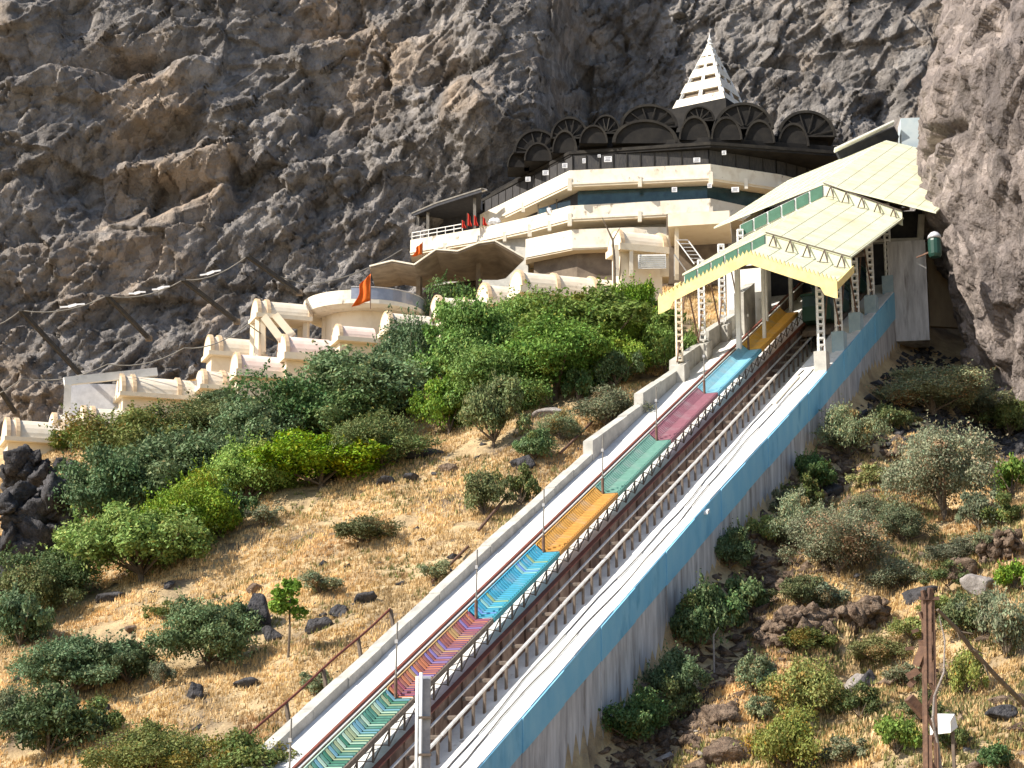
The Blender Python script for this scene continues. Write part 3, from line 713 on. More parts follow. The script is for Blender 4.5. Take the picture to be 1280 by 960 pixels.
# concrete station body
rbox(17, 30, -10.8, -10.2, -3, 6.9).build('side_wall', 'white', station)
rbox(20.5, 21, -10.2, .3, -1, 6.9).build('back_wall', 'dark', station)
rbox(13.5, 15.5, -10.9, -8.2, -2, 4.2).build('side_room', 'white', station, 'small white room on the left side')
rbox(10.5, 13, -9.3, -8.6, 0, 3.1).build('side_room', 'conc', station)
p0 = P(1113, 300, 138); p1 = P(1160, 300, 138)
MB().box(((p0[0] + p1[0]) / 2, p0[1] + 1.2, 35.1), (p1[0] - p0[0], 2.4, 7.4), -.2).build('buttress', 'stained', station, 'tall streaked concrete buttress')
p0 = P(1010, 300, 144); p1 = P(1165, 300, 144)
MB().box(((p0[0] + p1[0]) / 2, p0[1] + 2, 36), (p1[0] - p0[0], .5, 9.6), -.12).build('end_wall', 'stained', station)
MB().box(P(1185, 365, 142), (3.4, .5, 5.5), .25).build('end_wall', 'ochre', station, 'ochre wall end beside the rock pillar')
MB().box(P(1100, 285, 140.5), (7.2, .4, 2.3), -.12).build('window_band', 'dark', station, 'dark strip standing for the shaded opening under the top roof')
MB().box(P(1096, 302, 138.8), (6.4, .5, .25), -.12).build('sill', 'conc', station)
MB().bar(P(1152, 268, 138.4), P(1150, 303, 138.4), .35).build('lattice_column', 'conc', station)
# block at the top end of the roof + thin canopy
MB().box(P(1148, 172, 157), (3.0, 2.4, 2.6), -.1).build('roof_tank_room', 'tankblue', station, 'pale blue box at the top end of the roof')
m = MB(); a_, b_ = P(1043, 188, 156), P(1117, 153, 156)
m.bar(a_, b_, .9, .14); m.build('top_canopy', 'white', station)
m = MB(); m.bar(P(1048, 196, 156.8), P(1120, 166, 156.8), .8, 1.0); m.build('canopy_wall', 'dark', station)

# green carriage parked under the roof
car = empty('funicular_carriage', W(13, -5.5, 1), 'dark green stepped funicular carriage parked in the shade under the station roof', 'carriage')
for k in range(4):
    s0 = 9.0 + k * 2.4; z0 = W(s0 + 1.1, 0, .35)[2]
    def lv(a, s): q = W(s, a); return q
    m = MB(); p = [W(s0, -3.9), W(s0, -1.9), W(s0 + 2.3, -1.9), W(s0 + 2.3, -3.9)]
    m.hexa([(q[0], q[1], z0) for q in p] + [(q[0], q[1], z0 + 1.0) for q in p])
    b_ = m.build('cabin', 'dgreen', car)
    m = MB(); m.hexa([(q[0], q[1], z0 + 1.003) for q in p] + [(q[0], q[1], z0 + 1.75) for q in p]); m.build('window', 'glass', car)
    m = MB(); p = [W(s0 - .1, -4.0), W(s0 - .1, -1.8), W(s0 + 2.35, -1.8), W(s0 + 2.35, -4.0)]
    m.hexa([(q[0], q[1], z0 + 1.755) for q in p] + [(q[0], q[1], z0 + 1.9) for q in p]); m.build('cabin_roof', 'dgreen', car)
rbox(8.8, 18.8, -3.9, -1.9, -.1, .25).build('chassis', 'darksteel', car)

# dish / lamp unit on the pillar side of the station
d = empty('ventilation_unit', P(1168, 318, 128), 'white domed fan unit with dark green drum beside the rock pillar', 'equipment')
q = P(1168, 298, 128)
MB().loft([[tuple(q + [r * math.cos(t), r * math.sin(t), z]) for t in np.linspace(0, 2 * math.pi, 14)[:-1]] for r, z in ((.48, 0), (.42, .2), (.24, .4), (.06, .48))]).build('dome', 'galv', d, smooth=True)
MB().loft([[tuple(q + [r * math.cos(t), r * math.sin(t), z]) for t in np.linspace(0, 2 * math.pi, 14)[:-1]] for r, z in ((.36, -1.3), (.45, -1.1), (.45, -.2), (.4, -.02))]).build('drum', 'dgreen', d)
MB().bar(q + [0, 0, -.8], q + [-.9, 1.5, -.9], .1).build('arm', 'rust', d)

# ------------------------------------------------------------------ the temple
temple = empty('hillside_temple', (8, 158, 40), 'terraced cream temple building with stacked balconies built against the cliff', 'temple')
def line(pts, z, dy=0): return [(lambda q: (q[0], q[1] + dy))(at_z(u, v, z)) for u, v in pts]
def back(l, y=176): return l + [(l[-1][0] + 2, y), (l[0][0], y)]
A_ = line([(600, 268), (712, 213), (888, 205), (975, 218), (1040, 234)], 51.3)
B_ = line([(513, 300), (600, 285), (662, 271), (712, 257), (888, 248), (935, 258), (975, 268)], 48.5)
C_ = line([(657, 299), (715, 287), (792, 284), (900, 283)], 46.45)
def inset(l, d):
    out = []
    n = len(l)
    for i in range(n):
        dd_ = np.zeros(2)
        for j in (i - 1, i):
            if 0 <= j < n - 1:
                e = np.array(l[j + 1]) - np.array(l[j]); e = e / np.linalg.norm(e); dd_ += np.array([-e[1], e[0]])
        dd_ /= np.linalg.norm(dd_); out.append((l[i][0] + dd_[0] * d, l[i][1] + dd_[1] * d))
    return out
for nm, l, zt_, hp, sl_ in (('A', A_, 51.3, 1.15, .3), ('B', B_, 48.5, 1.1, .3), ('C', C_, 46.45, 1.55, .25)):
    MB().wall(l, zt_ - hp, zt_, .2).build('balcony_parapet', 'palecream', temple)
    MB().slab(back(inset(l, .03)), zt_ - hp - sl_, zt_ - hp - .003).build('floor_slab', 'cream', temple)
    MB().wall([(x, y) for x, y in inset(l, -.06)], zt_ - hp - .12, zt_ - hp + .06, .3).build('drip_course', 'palecream', temple)
# brackets at corners
for l, z in ((A_, 51.3), (B_, 48.5)):
    for (x, y) in l[1:-1]:
        MB().box((x, y + .05, z - 1.25), (.35, .3, 1.1)).build('bracket', 'palecream', temple)
    for i in range(len(l) - 1):
        x, y = (l[i][0] + l[i + 1][0]) / 2, (l[i][1] + l[i + 1][1]) / 2
        MB().box((x, y + .02, z - 1.3), (.3, .3, .9)).build('bracket', 'palecream', temple)
# recessed glazed walls, with plain dark walls closing the left end
MB().wall(inset(A_, 1.3)[1:], 47.4, 49.8, .2).build('window_band', 'glass', temple)
MB().wall(inset(A_, 1.5)[:2], 47.4, 49.8, .2).build('window_band', 'dark', temple)  # dark wall added to hide the bounce-lit slab underside
MB().hexa([(-2.9, 167.4, 48), (-2.7, 167.4, 48), (-2.7, 176, 48), (-2.9, 176, 48), (-2.9, 167.4, 52.7), (-2.7, 167.4, 52.7), (-2.7, 176, 52.7), (-2.9, 176, 52.7)]).build('hall_side_wall', 'dark', temple)  # near-black end wall, the hall's shade put into its colour
gl = MB(); bl = inset(B_, 1.15)[2:]
gl.wall(bl, 48.45, 49.5, .04); gl.build('glass_screen', 'glass', temple)
m = MB()
for i in range(len(bl) - 1):
    a, b = np.array(bl[i]), np.array(bl[i + 1]); n = max(2, int(np.linalg.norm(b - a) / 1.5))
    for k in range(n + 1):
        q = a + (b - a) * k / n; m.box((q[0], q[1] - .03, 49.1), (.09, .09, 1.5))
m.build('mullions', 'rim', temple)
MB().wall(inset(B_, 2.2), 44.6, 47.1, .2).build('lower_wall', 'conc', temple)
MB().wall(inset(C_, 1.2), 41.5, 44.8, .2).build('lower_wall', 'shell', temple)
MB().slab(back(inset(C_, 1.5)), 38, 41.5).build('plinth', 'conc', temple)
# top storey: mesh screens, posts, fascia
rf = line([(600, 252), (712, 191), (888, 179), (1052, 191)], 53.1)
ms = inset(A_, .5)
MB().wall(ms[:], 51.2, 52.7, .06).build('mesh_screen', 'mesh', temple)
for i in range(len(ms) - 1):
    a, b = np.array(ms[i]), np.array(ms[i + 1]); n = max(2, int(np.linalg.norm(b - a) / 1.15))
    for k in range(n + 1):
        q = a + (b - a) * k / n; MB().box((q[0], q[1] - .05, 51.9), (.06, .06, 1.7)).build('screen_post', 'vrim', temple)
MB().slab(back(inset(rf, 0)), 52.75, 53.1).build('roof_slab', 'vault', temple)
MB().wall(inset(rf, -.08), 52.95, 53.22, .2).build('roof_edge', 'vrim', temple)
MB().wall(inset(rf, .7), 53.1, 53.9, .2).build('roof_kerb', 'vault', temple)
# vaults on the roof: arched rim, radial fan, dark barrel behind
def vault(u0, u1, vb, vt, z, dep, fan, dz=0, mt='vault'):
    a = at_z(u0, vb, z); b = at_z(u1, vb, z); c = (a + b) / 2; wd = np.linalg.norm((b - a)[:2]) / 2
    pxm = np.linalg.norm(b - a) / (u1 - u0); hh = (vb - vt) * pxm * (.9 if fan else .98)
    ex = (b - a) / np.linalg.norm(b - a); ey = np.array([-ex[1], ex[0], 0]); n = 18
    arc = lambda r, y, z0=0: [c + ex * wd * r * math.cos(t) + ey * y + np.array([0, 0, hh * r * math.sin(t) + z0]) for t in np.linspace(math.pi, 0, n)]
    rim = MB()
    o, i_ = arc(1, 0), arc(.90, 0); o2, i2 = arc(1, .25), arc(.90, .25)
    rim.loft([[o[k], i_[k], i2[k], o2[k]] for k in range(n)])
    rim_mb = rim
    m = MB(); f, g_ = arc(.97, .26), arc(.97, dep)
    m.loft([f, g_], closed=False, caps=False); m.add(arc(.90, .2), [tuple(range(n))]); m.add(arc(.97, dep), [tuple(range(n))])
    # a shallow floor so that the vault is closed
    m.add([f[0], f[-1], g_[-1], g_[0]], [(0, 1, 2, 3)])
    rv = m.build('roof_vault', mt, temple, smooth=False); build_sub(rim_mb, 'vault_rim', 'vrim', rv)
    if fan:
        m = MB()
        for t in np.linspace(.25, math.pi - .25, 6):
            m.bar(c + ex * wd * .12 * math.cos(t) + ey * .1 + [0, 0, hh * .12 * math.sin(t)], c + ex * wd * .92 * math.cos(t) + ey * .1 + [0, 0, hh * .92 * math.sin(t)], .09)
        m.bar(a + ey * .1, b + ey * .1, .14)
        build_sub(m, 'fan_spokes', 'vrim', rv)
for v_ in ((634, 662, 208, 186, 53.3), (655, 690, 200, 176, 53.3), (690, 722, 190, 160, 53.3), (724, 760, 178, 154, 53.6), (765, 848, 178, 147, 53.6), (849, 888, 174, 142, 53.7), (889, 928, 174, 143, 53.7), (931, 969, 178, 147, 53.7), (973, 1012, 182, 151, 53.7)):
    vault(*v_, 3.0, False)
for v_ in ((642, 700, 190, 156, 54.4), (688, 736, 172, 141, 55), (740, 776, 166, 139, 55.4), (775, 848, 158, 125, 55.4), (855, 894, 150, 129, 55.9), (893, 968, 160, 122, 55.4), (972, 1046, 170, 132, 55.2)):
    vault(*v_, 3.6, True, mt='vault')
MB().slab(back(inset(rf, 3.0), 175), 53.1, 55.3).build('upper_drum', 'vault', temple)
# small white sign boards fixed to the screens
def sign(u, v, D, w_, h_, lb):
    q = P(u, v, D); t = empty('notice_board', q, lb, 'sign', 'small white notice boards on the temple')
    bd = MB().box(q, (w_, .05, h_), -.1).build('board', 'sign', t)
    m = MB()
    for k in range(3): m.box(q + [-.02 * k, -.034, h_ * (.26 - .26 * k)], (w_ * (.7 - .12 * (k % 2)), .006, h_ * .09), -.1)
    build_sub(m, 'lettering', 'ink', bd)
for a in ((760, 199, 153.5, .62, .46, 'white notice on the dark top screen, left part of the long front'), (749, 195, 153.5, .24, .24, 'tiny round-looking white notice high on the dark top screen'),
          (871, 200, 152.2, .55, .38, 'white notice just above the top parapet near the building corner'), (905, 191, 152.2, .34, .34, 'small square white notice on the top screen right of the corner'),
          (843, 237, 152.6, .42, .4, 'small white notice on the teal glass in the middle floor'), (887, 232, 152.2, .34, .36, 'narrow white notice on the glass at the building corner'),
          (919, 237, 152.8, .6, .42, 'wide white notice on the glass nearest the station roof'), (730, 201, 153.6, .26, .4, 'narrow white notice at the left corner of the top screen'),
          (706, 207, 154.6, .42, .4, 'white notice on the receding left screen, nearest the corner'), (682, 216, 157, .5, .4, 'white notice in the middle of the receding left screen'),
          (660, 224, 159.4, .42, .4, 'white notice farthest left on the receding screen')):
    sign(*a)
# left wing: open dark hall with roof, rails
lw = [(508, 270), (545, 254), (602, 236)]
l = line(lw, 51.9); MB().slab(back(l, 182)[:3] + [(-3.4, 182), (l[0][0], 182)], 51.6, 51.9).build('wing_roof', 'dark', temple)
MB().wall(inset(l, -.05), 51.85, 51.98, .4).build('wing_roof_edge', 'rim', temple, 'thin pale roof edge')
l2 = line([(520, 262), (604, 234)], 52.4); MB().wall(l2, 52.2, 52.32, .5).build('wing_roof_edge', 'white', temple)
for (u, v) in ((519, 294), (532, 290), (592, 272)):
    q = at_z(u, v, 48.5); MB().box((q[0], q[1] + 4.2, 50.1), (.26, .26, 3.0)).build('wing_column', 'rim', temple)
MB().wall(line([(503, 300), (600, 283)], 48.5, 6), 47.4, 51.6, .3).build('wing_back_wall', 'dark', temple)
m = MB()
for dz in (.35, .7):
    a = at_z(515, 300, 48.5); b = at_z(578, 289, 48.5); m.bar(a + [0, .1, dz], b + [0, .1, dz], .07)
for t in np.linspace(0, 1, 7):
    q = a + (b - a) * t; m.bar(q + [0, .1, 0], q + [0, .1, .72], .05)
m.build('railing', 'white', temple)
# folded brown concrete shell below the left wing
edge = [(462, 336), (490, 329), (518, 334), (545, 315), (572, 317), (598, 307), (618, 304), (655, 325)]
rearv = [(470, 362), (505, 356), (530, 360), (556, 352), (580, 352), (600, 350), (622, 350), (632, 348)]
e0 = [P(u, v, 158.5 - i * .4) for i, (u, v) in enumerate(edge)]
e1 = [P(u, v, 166.5 - i * .4) for i, (u, v) in enumerate(rearv)]
m = MB(); m.loft([[tuple(p), tuple(q), tuple(q + [0, 0, .2]), tuple(p + [0, 0, .2])] for p, q in zip(e0, e1)])
sh = empty('shell_canopy', P(560, 360, 160), 'brown folded concrete shell canopy below the temple left wing', 'canopy')
m.build('shell', 'shell', sh)
m = MB()
for i in range(len(e0) - 1): m.bar(e0[i] + [0, -.05, .22], e0[i + 1] + [0, -.05, .22], .12)
m.build('rim', 'palecream', sh)
for i in (2, 5):
    q = (e0[i] + e1[i]) / 2; MB().bar(q, (q[0], q[1], tz(q[0], q[1]) - .5), .4).build('column', 'shell', sh)
# wall behind shell, dark undercroft
MB().wall([(P(600, 350, 168)[0], 162), (P(660, 340, 166)[0], 160)], 40, 47.2, .3).build('undercroft_wall', 'conc', temple)

# shikhara
sp = empty('temple_spire', at_z(888, 135, 59.5), 'white stepped pyramid spire with slotted tiers and a finial, above the dark vaults', 'spire')
zb, zt_ = 59.3, 65.6
ctr = P(889, 137, 171)[:2]
er = np.array([.93, -.36]); el = np.array([-.36, -.93])     # outward directions of the right and left faces
er = np.array([math.cos(math.radians(-32)), math.sin(math.radians(-32))]); el = np.array([er[1], -er[0]])
def sq(hw, z): return [tuple((*(ctr + el * hw * i + er * hw * j), z)) for i, j in ((1, -1), (1, 1), (-1, 1), (-1, -1))]
def hwz(z): return 2.55 * (1 - (z - zb) / (zt_ + .25 - zb) * .97)
tiers = [(0, .14, 0), (.14, .24, 1), (.24, .40, 0), (.40, .48, 1), (.48, .62, 0), (.62, .68, 1), (.68, .80, 0), (.80, .83, 1), (.83, .92, 0), (.92, .94, 1), (.94, 1, 0)]
for t0, t1, k in tiers:
    z0, z1 = zb + t0 * (zt_ - zb), zb + t1 * (zt_ - zb)
    if k == 0: MB().loft([sq(hwz(z0) + .05, z0), sq(hwz(z1) + .05, z1)]).build('tier', 'palecream', sp)
    else:
        MB().loft([sq(hwz(z0) - .28, z0), sq(hwz(z1) - .28, z1)]).build('slot_recess', 'shell', sp)
        for (d1, d2) in ((el, er), (er, el)):
            for f_ in (-.9, -.05, .05, .9):
                b0 = ctr + d1 * hwz(z0) * .97 + d2 * hwz(z0) * f_; b1 = ctr + d1 * hwz(z1) * .97 + d2 * hwz(z1) * f_
                MB().bar((*b0, z0 - .02), (*b1, z1 + .02), .2 if abs(f_) > .5 else .13).build('slot_mullion', 'white', sp)
MB().loft([[(ctr[0] + r * math.cos(t), ctr[1] + r * math.sin(t), z) for t in np.linspace(0, 2 * math.pi, 11)[:-1]] for r, z in ((.25, zt_ - .05), (.34, zt_ + .12), (.14, zt_ + .3), (.24, zt_ + .5), (.09, zt_ + .75), (.02, zt_ + 1.3))]).build('finial', 'white', sp)
MB().loft([sq(3.1, 52), sq(2.75, zb - .01)]).build('pedestal', 'vault', sp)

# lower rooms under the balconies, with barrel roofs
def shelter(u0, u1, vt, vb, D, ribs, lb, roofm='vaultcream', legs=False, slabh=.35, tilt=.023, depth=None):
    """barrel vaulted walkway roof, seen side on: half cylinder with raised ribs on a long slab"""
    a = P(u0, vb, D); b = P(u1, vb, D + (u1 - u0) * tilt); pm = D / F
    hgt = (vb - vt) * pm; r = hgt * 1.02; dep = depth or r * 1.0
    L_ = b[0] - a[0]; ex = np.array([1, (b[1] - a[1]) / L_, 0]); ex = ex / np.linalg.norm(ex[:2]); ey = np.array([-ex[1], ex[0], 0])
    L_ = np.linalg.norm((b - a)[:2]); z0 = a[2]
    t = empty('vaulted_shelter', a, lb, 'shelter', 'vaulted walkway shelters')
    base = a * 1.0
    def ring(x, rr, n=13): return [base + ex * x + ey * (dep - dep * rr * math.cos(q)) + np.array([0, 0, r * rr * math.sin(q)]) for q in np.linspace(0, math.pi, n)]
    MB().loft([ring(0, 1), ring(L_, 1)]).build('vault', roofm, t, smooth=False)
    for x in ribs:
        m = MB(); x0 = x * L_; w_ = .3
        o0, i0 = ring(x0, 1.12), ring(x0, .99); o1, i1 = ring(x0 + w_, 1.12), ring(x0 + w_, .99)
        m.loft([[tuple(i0[k]), tuple(o0[k]), tuple(o1[k]), tuple(i1[k])] for k in range(13)])
        m.build('rib', 'rib', t)
    m = MB(); e = .15
    p = [base - ex * e - ey * .2, base + ex * (L_ + e) - ey * .2, base + ex * (L_ + e) + ey * (2 * dep + .2), base - ex * e + ey * (2 * dep + .2)]
    m.hexa([(q[0], q[1], z0 - slabh) for q in p] + [(q[0], q[1], z0 - .003) for q in p]); m.build('edge_beam', 'cream', t)
    gz = min(tz(base[0], base[1] + dep), tz(b[0], b[1] + dep), z0 - 1) - .4
    m = MB(); q = [base + ex * .2 + ey * .5, base + ex * (L_ - .2) + ey * .5, base + ex * (L_ - .2) + ey * (2 * dep - .3), base + ex * .2 + ey * (2 * dep - .3)]
    if not legs:
        m.hexa([(v[0], v[1], gz) for v in q] + [(v[0], v[1], z0 - slabh - .003) for v in q]); m.build('side_wall', 'cream', t)
    else:
        for v in q: MB().bar((v[0], v[1], gz), (v[0], v[1], z0 - slabh - .003), .4).build('leg', 'cream', t)
    return t
def Dg(u, v): return float(np.linalg.norm(hit(u, v)) / np.linalg.norm(ray(u, v)))
SH = [
 (8, 78, 520, 545, 146, (0, .17, .98), 'lowest vaulted shelter, at the left edge above the dark rocks', 'vaultcream'),
 (66, 116, 514, 538, 148, (.02,), 'small vaulted shelter between the left edge one and the white frame', 'vaultcream'),
 (104, 160, 505, 530, 149, (0, .2), 'vaulted shelter half hidden by bushes below the white frame', 'vaultcream'),
 (152, 258, 465, 489, 151, (0, .13, .66), 'long vaulted shelter with three ribs right of the white frame', 'vaultcream'),
 (252, 305, 459, 480, 151, (0.05, .5), 'short vaulted shelter below the pale pink one', 'vaultcream'),
 (263, 332, 416, 438, 154, (0, .16), 'cream vaulted shelter with a double rib left of the bush tuft', 'vaultcream'),
 (297, 362, 438, 461, 150, (0,), 'pale pink vaulted shelter, the lower of the pink pair', 'pink'),
 (357, 424, 415, 440, 150.5, (0,), 'pale pink vaulted shelter, the upper of the pink pair', 'pink'),
 (322, 388, 371, 391, 153, (0, .18, .97), 'upper cream shelter on angled brackets beside the round terrace', 'vaultcream'),
 (487, 541, 386, 408, 149, (0,), 'vaulted shelter under the glass edge of the round terrace', 'vaultcream'),
 (424, 470, 403, 420, 148.5, (0,), 'vaulted shelter half buried in the dark tree, below the flag', 'pink'),
 (550, 615, 366, 388, 153, (0, .5), 'small vaulted shelter behind the tall dark tree under the brown shell', 'vaultcream'),
 (610, 656, 350, 375, 153.5, (0,), 'vaulted shelter right of the tall dark tree, under the shell edge', 'vaultcream'),
 (652, 770, 334, 357, 150.5, (0, .37, .77), 'long vaulted shelter with three brown ribs above the bright green trees', 'vaultcream'),
 (776, 833, 283, 304, 151, (0, .93), 'highest vaulted shelter, above the louvred window', 'vaultcream'),
]
for (u0, u1, vt, vb, D, ribs, lb, rm) in SH:
    shelter(u0, u1, vt, vb, D, ribs, lb, rm, legs=(u0 == 322), slabh=.55 if u0 in (652, 776, 357, 297) else .35)
# angled brackets under the upper shelter
br = empty('bracket_frame', P(322, 400, 153.5), 'cream angled V brackets under the upper shelter', 'frame')
for (u0, v0, u1, v1) in ((330, 396, 352, 425), (344, 394, 366, 420)):
    MB().bar(P(u0, v0, 153), P(u1, v1, 152.6), .35, .6).build('strut', 'cream', br)
MB().bar(P(329, 398, 153.2), P(329, 440, 153.2), .4).build('leg', 'cream', br)
# room with louvred window under the highest shelter
rm = empty('louvred_room', P(800, 340, 152.5), 'cream room with a white louvred window under the highest shelter', 'room')
MB().box(P(805, 325, 153.6), (3.9, 2.2, 3.4), -.05).build('wall', 'cream', rm)
p = P(815, 327, 150.9); wfr = MB().box(p, (2.2, .08, 1.15), -.05).build('window_frame', 'white', rm)
m = MB()
for k in range(6): m.box(p + [0, -.06, -.42 + k * .17], (2.0, .05, .07), -.05)
build_sub(m, 'louvres', 'conc', wfr)
MB().bar(P(771, 306, 151.2), P(771, 345, 151.2), .35).build('column', 'palecream', rm)
MB().bar(P(789, 310, 151.2), P(789, 345, 151.2), .3).build('column', 'palecream', rm)
# porch: overhanging slab right of it with staircase
po = empty('porch', P(850, 310, 152), 'tan porch roof and deep shaded porch between the highest shelter and the station roof', 'porch')
l = [P(835, 280, 151)[:2], P(912, 276, 150)[:2], P(914, 270, 156)[:2], P(838, 270, 157)[:2]]
MB().slab(l, P(850, 281, 151)[2] - .15, P(850, 267, 151)[2]).build('porch_roof', 'cream', po)
MB().add([(*l[0], P(850, 267, 151)[2] + .003), (*l[1], P(850, 267, 151)[2] + .003), (*l[2], P(850, 267, 151)[2] + .5), (*l[3], P(850, 267, 151)[2] + .5)], [(0, 1, 2, 3)]).build('porch_top', 'palecream', po)
MB().box(P(872, 312, 156.5), (5, .3, 6)).build('back_wall', 'shell', po)
MB().bar(P(846, 284, 151.5), P(846, 350, 151.5), .3).build('column', 'cream', po)
m = MB()
for k in range(2): m.bar(P(846 + k * 14, 300, 151.2), P(868 + k * 14, 330, 149.6), .08)
for k in range(7): m.bar(P(846 + k * 3.4, 300 + k * 4.6, 151.1), P(860 + k * 3.4, 300 + k * 4.6, 151.1), .06)
m.build('metal_stair', 'steel', po)
m = MB(); m.bar(P(843, 345, 150.8), P(843, 318, 150.8), .07); m.bar(P(843, 318, 150.8), P(860, 342, 150.8), .07); m.build('rail_frame', 'steel', po)

# round terrace with glass edge
ct = P(455, 372, 157); R_t = 5.0
te = empty('round_terrace', (ct[0], ct[1], ct[2] - 3), 'round cream terrace deck with a glass rail beside the brown shell', 'terrace')
def disc(r, z, n=40, a0=0, a1=2 * math.pi): return [(ct[0] + r * math.cos(t), ct[1] + r * math.sin(t), z) for t in np.linspace(a0, a1, n + 1)[:-1]]
zt2 = P(455, 371, 152)[2]
ct[1] = 152.8
MB().loft([disc(R_t - .5, zt2 - .6), disc(R_t, zt2 - .35), disc(R_t, zt2)]).build('deck', 'palecream', te)
m = MB()
n = 26; outer = [(ct[0] + R_t * math.cos(t), ct[1] + R_t * math.sin(t)) for t in np.linspace(math.radians(160), math.radians(262), n)]
inner = [(ct[0] + (R_t - .25) * math.cos(t), ct[1] + (R_t - .25) * math.sin(t)) for t in np.linspace(math.radians(160), math.radians(262), n)]
m.loft([[(*o, zt2 + .003), (*i_, zt2 + .003), (*i_, zt2 + .75), (*o, zt2 + .75)] for o, i_ in zip(outer, inner)])
m.build('parapet', 'palecream', te)
m = MB()
rr_ = np.linspace(math.radians(262), math.radians(385), n)
m.loft([[(ct[0] + R_t * math.cos(t), ct[1] + R_t * math.sin(t), zt2 + .003), (ct[0] + (R_t - .06) * math.cos(t), ct[1] + (R_t - .06) * math.sin(t), zt2 + .003), (ct[0] + (R_t - .06) * math.cos(t), ct[1] + (R_t - .06) * math.sin(t), zt2 + .95), (ct[0] + R_t * math.cos(t), ct[1] + R_t * math.sin(t), zt2 + .95)] for t in rr_])
m.build('glass_rail', 'clear', te)
MB().tube([(ct[0] + R_t * math.cos(t), ct[1] + R_t * math.sin(t), zt2 + .98) for t in rr_], .05, 6).build('top_rail', 'steel', te)
MB().loft([disc(R_t - 1.6, zt2 - 5, 24), disc(R_t - 1.6, zt2 - .603, 24)]).build('drum', 'cream', te)
for u in (405, 440, 470):
    q = P(u, 380, 155); q[1] = 151.6; MB().bar((q[0], q[1], zt2 - 4.5), (q[0], q[1], zt2 - .6), .4).build('column', 'cream', te)

# saffron flag near the terrace
def flag(u, v, D, hgt, wd, matn, lb, dirx=-1, pole=True, droop=.5, cat='flag'):
    q = P(u, v, D); t = empty('cloth_flag', q, lb, cat)
    MB().tube([q, q + [0, 0, hgt * 1.35]], .035, 6).build('pole', 'rust', t)
    m = MB(); nx, nz = 10, 8; vs = []
    for j in range(nz + 1):
        for i in range(nx + 1):
            x = i / nx; zz = j / nz
            wv_ = .12 * math.sin(x * 9 + zz * 2) * (x + .2)
            vs.append(q + [dirx * wd * x * (.35 + .65 * zz + .12 * math.sin(7 * zz)), wv_, hgt * 1.3 - hgt * zz * (1 - .45 * x * (1 - zz)) - droop * x * hgt * .5])
    fs = [(j * (nx + 1) + i, j * (nx + 1) + i + 1, (j + 1) * (nx + 1) + i + 1, (j + 1) * (nx + 1) + i) for j in range(nz) for i in range(nx)]
    m.add(vs, fs); o = m.build('cloth', matn, t, smooth=True)
    sd = o.modifiers.new('thickness', 'SOLIDIFY'); sd.thickness = .015
flag(463, 386, 147.5, 2.2, 1.35, 'saffron', 'bright saffron flag hanging from a pole in front of the round terrace', -1)
flag(528, 322, 156.5, 1.0, .8, 'saffron', 'small saffron flag on the left end of the wing parapet', -1)
for k, (u, v, s_) in enumerate(((577, 288, .75), (584, 287, 1.2), (592, 286, 1.0), (603, 285, .8))):
    flag(u, v, 168, .95 * s_, .42, 'red', ('smallest red cloth pennant at the left of the red cluster on the wing parapet', 'tallest red cloth pennant of the cluster on the wing parapet', 'red cloth pennant just right of the tallest one on the wing parapet', 'rightmost red cloth pennant, by the white bundle on the wing parapet')[k], 1, droop=.1)
# person in white behind the glass of the middle floor: head, torso, arms as one skinned body
def person(u, v, D, lb, shirt='sign', hgt=1.65):
    q = np.array(D); t = empty('person', q, lb, 'person')
    k = hgt / 1.7
    prof = [(.10, 0), (.10, .08), (.07, .12), (.09, .45), (.12, .8), (.17, .95), (.16, 1.1), (.20, 1.35), (.19, 1.42), (.07, 1.47), (.06, 1.50), (.095, 1.56), (.105, 1.62), (.08, 1.69), (.02, 1.72)]
    m = MB(); m.loft([[q + np.array([r * 1.1 * math.cos(a), r * .75 * math.sin(a), z]) * k for a in np.linspace(0, 2 * math.pi, 11)[:-1]] for r, z in prof])
    for sgn in (-1, 1): m.tube([q + np.array([sgn * .2, 0, 1.38]) * k, q + np.array([sgn * .29, -.06, 1.1]) * k, q + np.array([sgn * .2, -.3, 1.0]) * k, q + np.array([sgn * .16, -.38, 1.02]) * k], [.055, .045, .035, .04], 7)
    m.build('body', 'bark', t, smooth=True)
    m = MB(); m.loft([[q + np.array([r * 1.16 * math.cos(a), r * .85 * math.sin(a), z]) * k for a in np.linspace(0, 2 * math.pi, 11)[:-1]] for r, z in ((.185, .85), (.175, 1.1), (.215, 1.35), (.20, 1.435), (.09, 1.475))])
    m.build('shirt', shirt, t, smooth=True)
    m = MB(); m.loft([[q + np.array([r * math.cos(a), r * .9 * math.sin(a) + .02, z]) * k for a in np.linspace(0, 2 * math.pi, 11)[:-1]] for r, z in ((.11, 1.6), (.115, 1.65), (.09, 1.71), (.02, 1.74))])
    m.build('hair', 'black', t, smooth=True)
pz_ = at_z(687, 262, 48.5)
person(687, 285, (pz_[0], pz_[1] + .62, 47.41), 'person in a white shirt standing at the glass rail of the middle floor')
q = P(618, 281, 168); m = MB()
m.loft([[q + [r * 1.5 * math.cos(a), r * math.sin(a), z + .08 * math.cos(3 * a)] for a in np.linspace(0, 2 * math.pi, 13)[:-1]] for r, z in ((.3, 0), (.42, .2), (.32, .45), (.12, .6))]); m.build('cloth_bundle', 'sign', None, 'white cloth bundle heaped on the wing parapet right of the red pennants', 'bundle')

